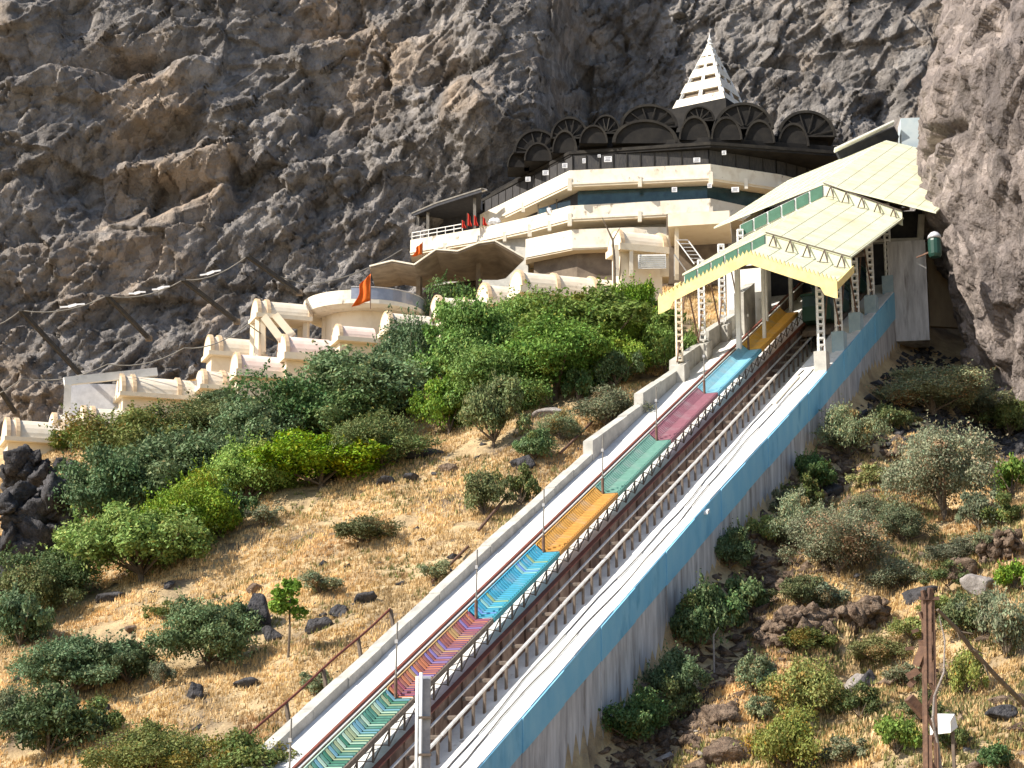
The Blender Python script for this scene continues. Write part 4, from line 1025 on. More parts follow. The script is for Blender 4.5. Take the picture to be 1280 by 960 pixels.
# white open frame left of the long shelter
wf = empty('concrete_frame', P(82, 512, 152), 'white rendered concrete frame with grey infill beside the long vaulted shelter', 'frame')
MB().bar(P(80, 477, 151), P(196, 465, 154), .5, .65).build('lintel', 'white', wf)
MB().bar(P(85, 480, 151.1), P(83, 520, 151.1), .55).build('post', 'white', wf)
MB().box(P(120, 500, 154), (5, .3, 2.6), .1).build('infill_wall', 'galv', wf)
# rockfall fence posts and cable
fp = [((26, 388), (103, 471)), ((134, 370), (186, 423)), ((229, 350), (296, 402)), ((309, 320), (374, 366)), ((-12, 470), (20, 517))]
lbs = ['lowest leaning fence post before the cliff, above the white frame', 'second leaning fence post, between the lowest long one and the middle', 'leaning fence post before the cliff above the double ribbed shelter', 'highest leaning fence post, nearest the round terrace', 'leaning fence post cut by the left edge of the photo']
tops = []
for ((u0, v0), (u1, v1)), lb in zip(fp, lbs):
    a = P(u0, v0, 151.5); b = P(u1, v1, 155.5); tops.append(a)
    t = empty('fence_post', b, lb, 'fence post', 'leaning rockfall fence posts')
    MB().bar(b, a, .3, .3).build('beam', 'fencesteel', t); MB().box(b, (.5, .5, .4)).build('foot', 'shell', t); MB().box(a, (.3, .3, .2)).build('cap', 'fencesteel', t)
tl = [P(-40, 410, 151)] + tops[:4] + [P(395, 355, 158), P(520, 300, 165)]
for i_, zoff, lb in ((0, 0, 'thin cable joining the tops of the leaning fence posts'), (1, -5.2, 'lower thin cable strung across the cliff foot behind the shelters')):
    m = MB(); pts = []
    for j in range(len(tl) - 1):
        for t in np.linspace(0, 1, 8)[:-1]: pts.append(tl[j] * (1 - t) + tl[j + 1] * t + [0, i_ * 1.5, -1.2 * 4 * t * (1 - t) * .5 + zoff])
    m.tube(pts, .05, 5); m.build('fence_cable', 'rim', None, lb, 'cable')
for (u0, v0, u1, v1, lb) in ((75, 384, 106, 379, 'pale cloth strip caught on the fence cable, leftmost'), (161, 367, 182, 364, 'white cloth strip on the fence cable right of the second post'), (190, 362, 212, 357, 'white cloth strip on the fence cable left of the third post'), (250, 344, 276, 337, 'white cloth strip on the fence cable beyond the third post')):
    m = MB(); [m.bar(P(u0 + (u1 - u0) * k / 3, v0 + (v1 - v0) * k / 3 + (k % 2), 150.5), P(u0 + (u1 - u0) * (k + 1) / 3, v0 + (v1 - v0) * (k + 1) / 3 + ((k + 1) % 2), 150.5), .08, .12 + .1 * (k % 2)) for k in range(3)]; m.build('cloth_strip', 'sign', None, lb, 'cloth')

# ------------------------------------------------------------------ vegetation
def crown_mesh(R, H_, ncl, nleaf, leaf, seed, flat=1., gaps=.3):
    r = np.random.RandomState(seed)
    # clump centres through an ellipsoid sitting on the ground
    d = r.normal(size=(ncl, 3)); d /= np.linalg.norm(d, axis=1)[:, None]
    d[:, 2] = np.abs(d[:, 2]) * 1.1 - .15
    rad_ = r.uniform(.4, 1.0, ncl)[:, None]
    c = d * rad_ * np.array([R, R * .9, H_ * .62]); c[:, 2] += H_ * .38
    c[:, :2] *= (1 + .25 * r.normal(size=(ncl, 1)))
    cr = r.uniform(.11, .31, ncl) * min(R, H_) * 1.1
    idx = r.randint(0, ncl, nleaf)
    dn = r.normal(size=(nleaf, 3)); dn /= np.linalg.norm(dn, axis=1)[:, None]
    dn[:, 2] = np.where(r.rand(nleaf) < .6, np.abs(dn[:, 2]), dn[:, 2])
    rr = cr[idx] * (1 - .55 * r.rand(nleaf) ** 2.2) * (1 + .12 * r.normal(size=nleaf))
    pos = c[idx] + dn * rr[:, None] * np.array([1.1, 1.1, .85])
    sp_ = r.rand(nleaf) < .10                              # stray sprigs that break the outline
    sd_ = r.randint(0, ncl * 4, nleaf); sdir = r.normal(size=(ncl * 4, 3)); sdir /= np.linalg.norm(sdir, axis=1)[:, None]; sdir[:, 2] = np.abs(sdir[:, 2])
    cc_ = sd_ % ncl; tt_ = r.uniform(.7, 1.75, nleaf)
    pos = np.where(sp_[:, None], c[cc_] + sdir[sd_] * (cr[cc_] * tt_)[:, None] + r.normal(size=(nleaf, 3)) * .035 * R * .4, pos)
    pos[:, 2] = np.maximum(pos[:, 2], .05)
    nrm = dn * .6 + r.normal(size=(nleaf, 3)) * .55 + np.array([0, 0, .35]); nrm /= np.linalg.norm(nrm, axis=1)[:, None]
    t1 = np.cross(nrm, r.normal(size=(nleaf, 3))); t1 /= np.linalg.norm(t1, axis=1)[:, None]; t2 = np.cross(nrm, t1)
    sz = leaf * r.uniform(.6, 1.35, nleaf)[:, None]
    v = np.stack([pos - t1 * sz, pos + t2 * sz * .5 + nrm * sz * .15, pos + t1 * sz, pos - t2 * sz * .5 + nrm * sz * .15], 1).reshape(-1, 3)
    f = np.arange(nleaf * 4).reshape(nleaf, 4)
    tl_ = (.78 + .45 * r.rand(ncl))[idx] * (.75 + .5 * r.rand(nleaf)); ti = np.ones((nleaf, 4)); ti[:, 0] = tl_ * (1 + .12 * r.normal(size=nleaf)); ti[:, 1] = tl_; ti[:, 2] = tl_ * .95
    dead = (r.rand(ncl) < .05)[idx] | (r.rand(nleaf) < .03)
    ti[dead, 0] *= 1.5; ti[dead, 1] *= 1.0; ti[dead, 2] *= .8
    return v, f, np.repeat(ti, 4, 0), c
PROT = {}
def proto(kind, size, var):
    key = (kind, size, var)
    if key in PROT: return PROT[key]
    R, H_, ncl, nl, leaf = {'L': (4.2, 5.0, 60, 34000, .125), 'M': (2.3, 2.6, 34, 14000, .098), 'S': (1.25, 1.4, 18, 5200, .082)}[size]
    if kind == 'sage': leaf *= .72; nl = int(nl * 1.05)
    if kind in ('olive', 'yellow'): leaf *= .85
    v, f, ti, c = crown_mesh(R, H_, ncl, nl, leaf, hash((size, var)) % 1000 if False else {'L': 10, 'M': 40, 'S': 70}[size] + var * 7 + list(LEAF).index(kind))
    me = raw_mesh('crown', v, f, 'leaf_' + kind, tint=ti, link=False)
    # limbs
    m = MB(); rr = random.Random(var)
    m.tube([(0, 0, -.5), (.04 * R, 0, H_ * .22), (0, .05 * R, H_ * .5)], [.055 * R, .04 * R, .02 * R], 7)
    for k in range(0, min(len(c), 9)):
        q = c[k]; m.tube([(0, 0, H_ * .12), (q[0] * .5, q[1] * .5, q[2] * .6), tuple(q)], [.028 * R, .018 * R, .008 * R], 5)
    tm = bpy.data.meshes.new('trunk'); tm.from_pydata(m.v, [], m.f); tm.materials.append(M['bark'])
    PROT[key] = (me, tm, R, H_); return PROT[key]
vr = random.Random(8)
def plant(name, u, v, wpx, hpx, kind, lb, cat, group=None, tmin=50, lift=0):
    g = hit(u, v, tmin)
    D = g @ ray(640, 480) / (ray(640, 480) @ ray(640, 480)); pm = D / F
    wm, hm = wpx * pm, hpx * pm
    size = 'L' if wm > 5.0 else 'M' if wm > 2.7 else 'S'
    me, tm, R, H_ = proto(kind, size, vr.randrange(2))
    o = bpy.data.objects.new(name, None); C.objects.link(o); tag(o, lb, cat, group)
    o.location = (g[0], g[1], g[2] - .12 + lift); sx = wm / (2 * R) * 1.02; sz_ = max(hm / H_, .42 * sx) * 1.0
    o.scale = (sx, sx, sz_); o.rotation_euler = (0, 0, vr.uniform(0, 6.28))
    for n_, q in (('crown', me), ('trunk', tm)):
        c = bpy.data.objects.new(n_, q); C.objects.link(c); c.parent = o
    return o
TL = 'trees and shrubs on the hillside'
T = [
 # left side, from the top
 ('tree', 576, 425, 78, 78, 'deep', 'small tall dark tree standing in front of the brown shell canopy'),
 ('tree', 735, 470, 195, 112, 'bright', 'largest bright green tree, left of the station columns'),
 ('tree', 665, 455, 115, 88, 'bright', 'bright green tree with a rounded top left of the largest bright one'),
 ('tree', 790, 440, 85, 92, 'bright', 'bright green tree directly below the louvred room'),
 ('tree', 585, 500, 125, 105, 'bright', 'bright green tree right of the dark tree mass'),
 ('shrub', 562, 545, 72, 66, 'bright', 'bright green shrub at the lower foot of the bright trees'),
 ('shrub', 618, 560, 86, 76, 'olive', 'fine-leaved olive shrub standing on the dry ledge'),
 ('shrub', 832, 470, 64, 70, 'bright', 'bright shrub behind the leftmost station columns'),
 ('shrub', 815, 420, 60, 60, 'deep', 'dark shrub between the louvred room and the station fringe'),
 ('shrub', 722, 503, 42, 40, 'deep', 'small dark round shrub on the ledge below the largest bright tree'),
 ('shrub', 760, 535, 84, 42, 'sage', 'grey green scrub beside the kerb left of the maroon flight'),
 ('shrub', 702, 552, 52, 34, 'sage', 'low grey green scrub on the rubble ledge'),
 ('shrub', 668, 575, 60, 38, 'deep', 'dark scrub on the rubble below the olive shrub'),
 ('shrub', 605, 648, 66, 50, 'olive', 'olive shrub left of the rusty pipe'),
 ('shrub', 652, 632, 46, 44, 'olive', 'olive shrub right of the rusty pipe, by the kerb'),
 ('tree', 458, 535, 180, 84, 'deep', 'big dark green tree below the round terrace'),
 ('tree', 385, 568, 150, 86, 'deep', 'big dark green tree left of and below the biggest dark one'),
 ('tree', 510, 500, 90, 90, 'deep', 'dark tree tucked between the bright trees and the biggest dark tree'),
 ('shrub', 342, 427, 40, 36, 'olive', 'olive bush tuft under the bracket frame'),
 ('shrub', 290, 434, 66, 24, 'olive', 'low olive bush between the cream and pink shelters'),
 ('tree', 262, 565, 140, 56, 'olive', 'olive tree under the long three ribbed shelter'),
 ('tree', 165, 610, 165, 84, 'olive', 'olive tree right of the dark rock outcrop, below the lowest shelters'),
 ('tree', 225, 645, 170, 98, 'deep', 'dark tree in the middle of the left tree mass'),
 ('tree', 135, 672, 125, 96, 'deep', 'dark tree just right of the dark rock outcrop'),
 ('shrub', 100, 565, 66, 30, 'bright', 'light green shrub at the foot of the lowest shelter'),
 ('tree', 400, 612, 160, 66, 'lime', 'long low lime green shrub below the dark trees'),
 ('shrub', 310, 632, 110, 66, 'lime', 'lime green shrub at the left end of the lime row'),
 ('shrub', 478, 590, 104, 66, 'olive', 'feathery olive shrub at the right end of the lime row'),
 ('tree', 178, 728, 165, 92, 'lime', 'broad lime green shrub at the edge of the golden grass'),
 ('shrub', 245, 690, 110, 80, 'lime', 'lime green shrub above the broad lime one'),
 ('shrub', 275, 672, 76, 62, 'deep', 'dark shrub at the upper end of the lime green shrubs'),
 ('shrub', 328, 660, 44, 28, 'sage', 'little grey shrub at the grass edge beside the dark shrub'),
 ('shrub', 455, 680, 78, 34, 'olive', 'lone olive shrub in the middle of the golden grass'),
 ('shrub', 205, 778, 42, 24, 'olive', 'small low shrub alone on grass below the broad lime one'),
 ('tree', 60, 755, 110, 60, 'deep', 'dark shrub under the dark rock outcrop'),
 ('shrub', 25, 812, 90, 70, 'deep', 'dark shrub cut by the left edge, above the mossy thicket'),
 ('tree', 92, 872, 130, 70, 'deep', 'dark broad shrub in the lower left thicket'),
 ('tree', 258, 838, 125, 78, 'deep', 'dark tree on the grass beside the black boulders'),
 ('shrub', 160, 858, 90, 58, 'deep', 'dark shrub linking the thicket and the tree by the boulders'),
 ('shrub', 205, 862, 34, 32, 'sage', 'small pale shrub at the lower tip of the dark tree'),
 ('tree', 60, 950, 115, 75, 'deep', 'dark rounded shrub at the lower left corner'),
 ('shrub', 10, 915, 70, 50, 'sage', 'pale scrub at the left edge above the corner shrub'),
 ('tree', 190, 985, 150, 72, 'olive', 'olive shrub at the bottom edge, left one of the two'),
 ('tree', 305, 985, 125, 66, 'olive', 'olive shrub at the bottom edge, next to the left kerb'),
 ('shrub', 400, 745, 60, 28, 'sage', 'pale low scrub above the black boulders'),
 ('shrub', 393, 870, 54, 32, 'sage', 'pale scrub near the red handrail'),
 ('shrub', 545, 728, 44, 26, 'sage', 'pale scrub by the kerb, left of the cyan flight'),
 ('tree', 695, 500, 150, 84, 'bright', 'wide bright green tree in front, on the ledge above the small dark round shrub'),
 ('tree', 612, 528, 110, 80, 'bright', 'bright green tree in front of the one right of the dark mass'),
 ('tree', 775, 478, 90, 84, 'bright', 'bright green tree in front, nearest the leftmost station column'),
 ('tree', 320, 590, 120, 80, 'deep', 'dark tree between the middle dark tree and the big ones below the terrace'),
 ('tree', 430, 560, 130, 70, 'deep', 'dark tree filling the gap above the lime row'),
 ('tree', 640, 470, 90, 70, 'bright', 'bright green tree between the rounded one and the dark mass'),
 ('tree', 528, 462, 80, 50, 'deep', 'dark tree just left of the small tall dark one'),
 ('tree', 285, 525, 100, 34, 'deep', 'low dark tree just below the pink shelters'),
 ('shrub', 770, 485, 60, 46, 'deep', 'dark shrub in the shade right of the largest bright tree'),
 ('shrub', 40, 780, 90, 60, 'olive', 'olive shrub above the left edge thicket'),
 ('shrub', 130, 920, 60, 40, 'olive', 'olive shrub behind the lower left corner shrub'),
 ('shrub', 300, 800, 60, 44, 'deep', 'dark shrub against the tall black boulder'),
 # right side
 ('shrub', 1035, 770, 60, 40, 'sage', 'grey scrub hanging over the face of the red outcrop'),
 ('shrub', 1120, 740, 76, 34, 'sage', 'grey scrub right of the outcrop top'),
 ('shrub', 1185, 735, 60, 30, 'olive', 'olive scrub between the outcrop and the pale gully'),
 ('shrub', 1230, 790, 60, 46, 'sage', 'grey scrub above the dead branch'),
 ('shrub', 955, 905, 50, 36, 'sage', 'grey scrub between the two lower crumbly rocks'),
 ('shrub', 1170, 600, 60, 30, 'sage', 'grey scrub directly above the largest grey green shrub'),
 ('shrub', 1140, 800, 50, 28, 'yellow', 'yellow scrub just left of the rusty pole top'),
 ('shrub', 1255, 660, 54, 36, 'olive', 'olive scrub at the right edge under the fresh green one'),
 ('shrub', 905, 790, 60, 50, 'deep', 'dark shrub in shade just left of the pale stake'),
 ('shrub', 835, 905, 60, 46, 'olive', 'olive scrub in shade at the wall foot near the bottom'),
 ('shrub', 1000, 760, 66, 36, 'olive', 'olive scrub over the left half of the red outcrop'),
 ('shrub', 1075, 900, 60, 40, 'olive', 'olive scrub between the middle yellow green shrub and the green one'),
 ('shrub', 1192, 940, 50, 40, 'olive', 'olive scrub under the white cabinet'),
 ('shrub', 845, 880, 70, 56, 'deep', 'dark scrub in deep shade halfway between the wall and the stake'),
 ('shrub', 930, 770, 60, 46, 'deep', 'dark shrub in shade left of the red outcrop'),
 ('shrub', 985, 655, 52, 44, 'sage', 'grey shrub just above the yellow green wall side shrub'),
 ('shrub', 1110, 540, 60, 34, 'olive', 'olive scrub on the crest right of the uppermost grey shrub'),
 ('shrub', 1225, 665, 60, 50, 'sage', 'grey shrub attached to the right side of the largest grey one'),
 ('shrub', 1085, 655, 60, 34, 'sage', 'flat grey scrub on dry grass in the middle of the right slope'),
 ('shrub', 1155, 905, 50, 36, 'olive', 'olive scrub behind the rusty pole shaft'),
 ('shrub', 1060, 955, 60, 34, 'sage', 'pale scrub at the bottom edge between the yellow green and green shrubs'),
 ('shrub', 1060, 575, 78, 58, 'sage', 'grey shrub beside the bare concrete wall, uppermost on the right'),
 ('shrub', 1020, 615, 60, 48, 'deep', 'dark shrub against the wall below the uppermost grey shrub'),
 ('tree', 1165, 520, 140, 52, 'sage', 'broad grey green shrub at the foot of the rock pillar'),
 ('shrub', 1225, 530, 70, 46, 'sage', 'grey shrub under the right part of the rock pillar'),
 ('shrub', 1262, 548, 56, 44, 'olive', 'green shrub at the right edge under the rock pillar'),
 ('tree', 1180, 650, 140, 98, 'sage', 'largest grey green shrub on the right slope'),
 ('shrub', 1265, 622, 54, 46, 'bright', 'fresh green shrub at the right edge beside the largest grey one'),
 ('shrub', 1130, 680, 70, 44, 'sage', 'grey shrub below the largest grey green one'),
 ('tree', 1050, 720, 120, 72, 'sage', 'grey green shrub on top of the red outcrop'),
 ('shrub', 1000, 690, 66, 62, 'sage', 'upright grey shrub at the left end of the outcrop top'),
 ('shrub', 957, 680, 48, 34, 'yellow', 'small yellow green shrub in the shade beside the wall'),
 ('shrub', 912, 712, 64, 52, 'deep', 'dark shrub in shade at the wall foot beside the yellow green one'),
 ('shrub', 872, 815, 90, 80, 'deep', 'dark shrub in shade at the wall foot, lower'),
 ('shrub', 800, 935, 90, 60, 'deep', 'dark scrub in deep shade below the retaining wall'),
 ('shrub', 1005, 640, 50, 40, 'olive', 'olive shrub on the slope near the wall'),
 ('shrub', 1200, 705, 80, 30, 'sage', 'low grey scrub below the largest grey green shrub'),
 ('shrub', 1090, 610, 50, 28, 'yellow', 'yellowish low scrub on the dry crest'),
 ('shrub', 1240, 700, 50, 38, 'sage', 'grey scrub above the pale rocky gully'),
 ('tree', 1005, 900, 92, 66, 'yellow', 'yellow green shrub in the middle of the lower right slope'),
 ('tree', 985, 968, 96, 72, 'yellow', 'yellow green shrub at the bottom edge right of the wall'),
 ('shrub', 940, 868, 66, 48, 'sage', 'grey green shrub left of the middle yellow green one'),
 ('shrub', 1120, 945, 60, 46, 'bright', 'green shrub left of the rusty pole foot'),
 ('shrub', 1246, 965, 54, 34, 'deep', 'dark shrub at the bottom right'),
 ('shrub', 1210, 872, 46, 56, 'yellow', 'yellow green shrub right of the rusty pole'),
 ('shrub', 1205, 800, 70, 56, 'olive', 'green shrub right of the top of the rusty pole'),
 ('shrub', 1258, 830, 70, 80, 'sage', 'tall grey scrub at the right edge'),
 ('shrub', 1098, 830, 76, 32, 'yellow', 'low yellowish shrub above the pale boulder'),
 ('shrub', 1010, 815, 76, 30, 'olive', 'low green scrub below the red outcrop'),
 ('shrub', 1268, 740, 44, 36, 'bright', 'bright green shrub at the right edge beside the pale gully'),
 ('shrub', 1170, 770, 50, 24, 'yellow', 'low yellow scrub behind the pole top'),
 ('shrub', 1130, 860, 54, 30, 'sage', 'grey scrub between the pale boulder and the rusty pole'),
]
for (nm, u, v, w_, h_, kd, lb) in T:
    plant({'tree': 'broadleaf_tree', 'shrub': 'shrub'}[nm], u, v, w_ * 1.06, h_ * (1.16 if v > 480 else .95), kd, lb, nm, TL)
# sapling with a visible trunk
g = hit(360, 822); sap = empty('sapling', g, 'slim young tree with a bare lower trunk beside the black boulders', 'tree')
MB().tube([g - [0, 0, .3], g + [.05, 0, 1.2], g + [.0, 0, 3.6]], [.07, .06, .03], 7).build('trunk', 'bark', sap)
v_, f_, ti_, c_ = crown_mesh(1.15, 3.2, 16, 3600, .12, 77)
me = raw_mesh('crown', v_ + np.array([0.05, 0, .95]), f_, 'leaf_bright', tint=ti_, link=False)
o = bpy.data.objects.new('crown', me); C.objects.link(o); o.parent = sap
# bare leafless tree below the balconies
g = P(768, 340, 149.8); bt = empty('bare_tree', g, 'leafless dark tree stem rising before the balcony above the green trees', 'tree')
MB().tube([g - [0, 0, 2], g + [0, 0, 1], g + [-.1, 0, 2.6], g + [-.9, 0, 4.4]], [.14, .12, .09, .03], 6).build('trunk', 'bark', bt)
MB().tube([g + [-.1, 0, 2.6], g + [.5, .2, 3.7]], [.06, .02], 5).build('branch', 'bark', bt)

# ---- grass (uncountable) on both slopes
def tufts(name, n, smin, smax, amin, amax, matn, hgt, wid, seed, thr, lb, blades=5, lean=.4):
    r = np.random.RandomState(seed)
    s = r.uniform(smin, smax, n); a = r.uniform(amin, amax, n)
    xy = Q0[:2] + s[:, None] * H2 + a[:, None] * R2
    p = np.stack([xy[:, 0], xy[:, 1], np.zeros(n)], 1)
    d = fbm(p / 3.2, 3, seed + 5); keep = (d > thr) & ((a < -10.9) | (a > 3.0 + .8 * np.sin(s * .9)))
    p = p[keep]; n = len(p); p[:, 2] = terrain(p[:, 0], p[:, 1]) - .02
    k = blades; P3 = np.repeat(p, k, 0) + np.concatenate([r.normal(size=(n * k, 2)) * .11, np.zeros((n * k, 1))], 1)
    an = r.uniform(0, 6.28, n * k); dx = np.cos(an)[:, None]; dy = np.sin(an)[:, None]
    side = np.concatenate([dx, dy, np.zeros_like(dx)], 1) * wid * r.uniform(.6, 1.4, (n * k, 1))
    ht = hgt * r.uniform(.5, 1.3, (n * k, 1))
    top = P3 + np.concatenate([r.normal(size=(n * k, 1)) * .5 * lean + .25 * lean, r.normal(size=(n * k, 1)) * .5 * lean - .3 * lean, np.ones((n * k, 1))], 1) * ht
    v = np.stack([P3 - side, P3 + side, top], 1).reshape(-1, 3); f = np.arange(n * k * 3).reshape(-1, 3)
    lf = .86 + .42 * fbm(p * np.array([1, 1, 0]) / 2.2, 3, seed + 31) + .25 * fbm(p * np.array([1, 1, 0]) / 9, 2, seed + 37)
    tv = np.repeat((.72 + .5 * r.rand(n)) * lf, k) * (.85 + .3 * r.rand(n * k)); ti = np.ones((n * k, 4)); ti[:, :3] = tv[:, None]
    raw_mesh(name, v, f, matn, 'stuff', lb, 'grass', tint=np.repeat(ti, 3, 0))
tufts('dry_grass', 110000, -52, 34, -62, -10.9, 'straw', .22, .04, 3, -.3, 'golden dry grass covering the slope left of the ramp')
tufts('dry_grass', 52000, -48, 6, .8, 34, 'straw', .24, .045, 4, -.45, 'patchy golden grass on the slope right of the ramp')
tufts('low_weeds', 16000, -50, 30, -60, -10.9, 'weed', .26, .05, 6, .18, 'greenish weeds scattered through the left slope grass', 6)
tufts('low_weeds', 26000, -48, 8, 2, 34, 'weed', .26, .055, 7, .0, 'greenish weeds scattered over the right slope', 7)

# ------------------------------------------------------------------ rocks
def rock_mesh(sx, sy, sz, seed, n=26, amp=.30):
    """an angular block: the solid cut out by random planes, roughened; outcrops are piles of such blocks"""
    t = np.linspace(0, math.pi, n); ph = np.linspace(0, 2 * math.pi, 2 * n + 1)[:-1]
    T_, PH = np.meshgrid(t, ph, indexing='ij')
    d = np.stack([np.sin(T_) * np.cos(PH), np.sin(T_) * np.sin(PH), np.cos(T_)], -1).reshape(-1, 3)
    r = np.random.RandomState(seed); pl = r.normal(size=(15, 3)); pl /= np.linalg.norm(pl, axis=1)[:, None]
    hh = r.uniform(.5, .9, 15); dt = d @ pl.T
    rad_ = np.where(dt > .05, hh / np.maximum(dt, .05), 9).min(1); rad_ = np.minimum(rad_, 1.25)
    rad_ = rad_ * (1 + .16 * amp * fbm(d * 3 + seed, 4, seed) + .12 * amp * facets(d * 3.5 + seed, seed)[0])
    v = d * rad_[:, None] * np.array([sx, sy, sz])
    m_ = 2 * n; i = np.arange(n * m_).reshape(n, m_)
    a = i[:-1]; b = i[1:]; f = np.stack([a.ravel(), b.ravel(), np.roll(b, -1, 1).ravel(), np.roll(a, -1, 1).ravel()], 1)
    return v, f
def pile_mesh(sx, sy, sz, seed, nb):
    r = np.random.RandomState(seed); vs = []; fs = []; o = 0
    for k in range(nb):
        c = r.normal(size=3) * .42; c = np.clip(c, -.85, .85); c[2] = r.uniform(-.8, .75) * (1 - .3 * abs(c[0]))
        q = r.uniform(.18, .42) * (1.25 - .5 * abs(c[2])) * (.55 if nb > 40 else 1)
        v, f = rock_mesh(sx * q * r.uniform(.8, 1.4), sx * q, sx * q * r.uniform(.8, 1.3), seed * 50 + k, 20 if nb < 40 else 12, .9)
        an = r.uniform(0, 6.3); R_ = np.array([[math.cos(an), -math.sin(an), 0], [math.sin(an), math.cos(an), 0], [0, 0, 1]])
        vs.append(v @ R_.T + c * np.array([sx, sy, sz])); fs.append(f + o); o += len(v)
    return np.concatenate(vs), np.concatenate(fs)
def rock(u, v, wpx, hpx, matn, seed, lb, name='boulder', cat='boulder', group=None, dep=1., n=26, tilt=0, tmin=50, amp=.3):
    g = hit(u, v, tmin); pm = g[1] / F; wx, hz = wpx * pm / 2, hpx * pm / 2
    vv, ff = pile_mesh(wx, wx * dep, hz, seed, 150 if matn == 'redrock' else 26) if n >= 40 else rock_mesh(wx, wx * dep, hz, seed, n, amp)
    me_ = raw_mesh(name, vv, ff, matn, None, lb, cat); me_.location = (g[0], g[1] + wx * dep * .25, g[2] + hz * .45); me_.rotation_euler = (0, tilt, 0)
    if group: me_['group'] = group
    return me_
RG = 'boulders on the hillside'
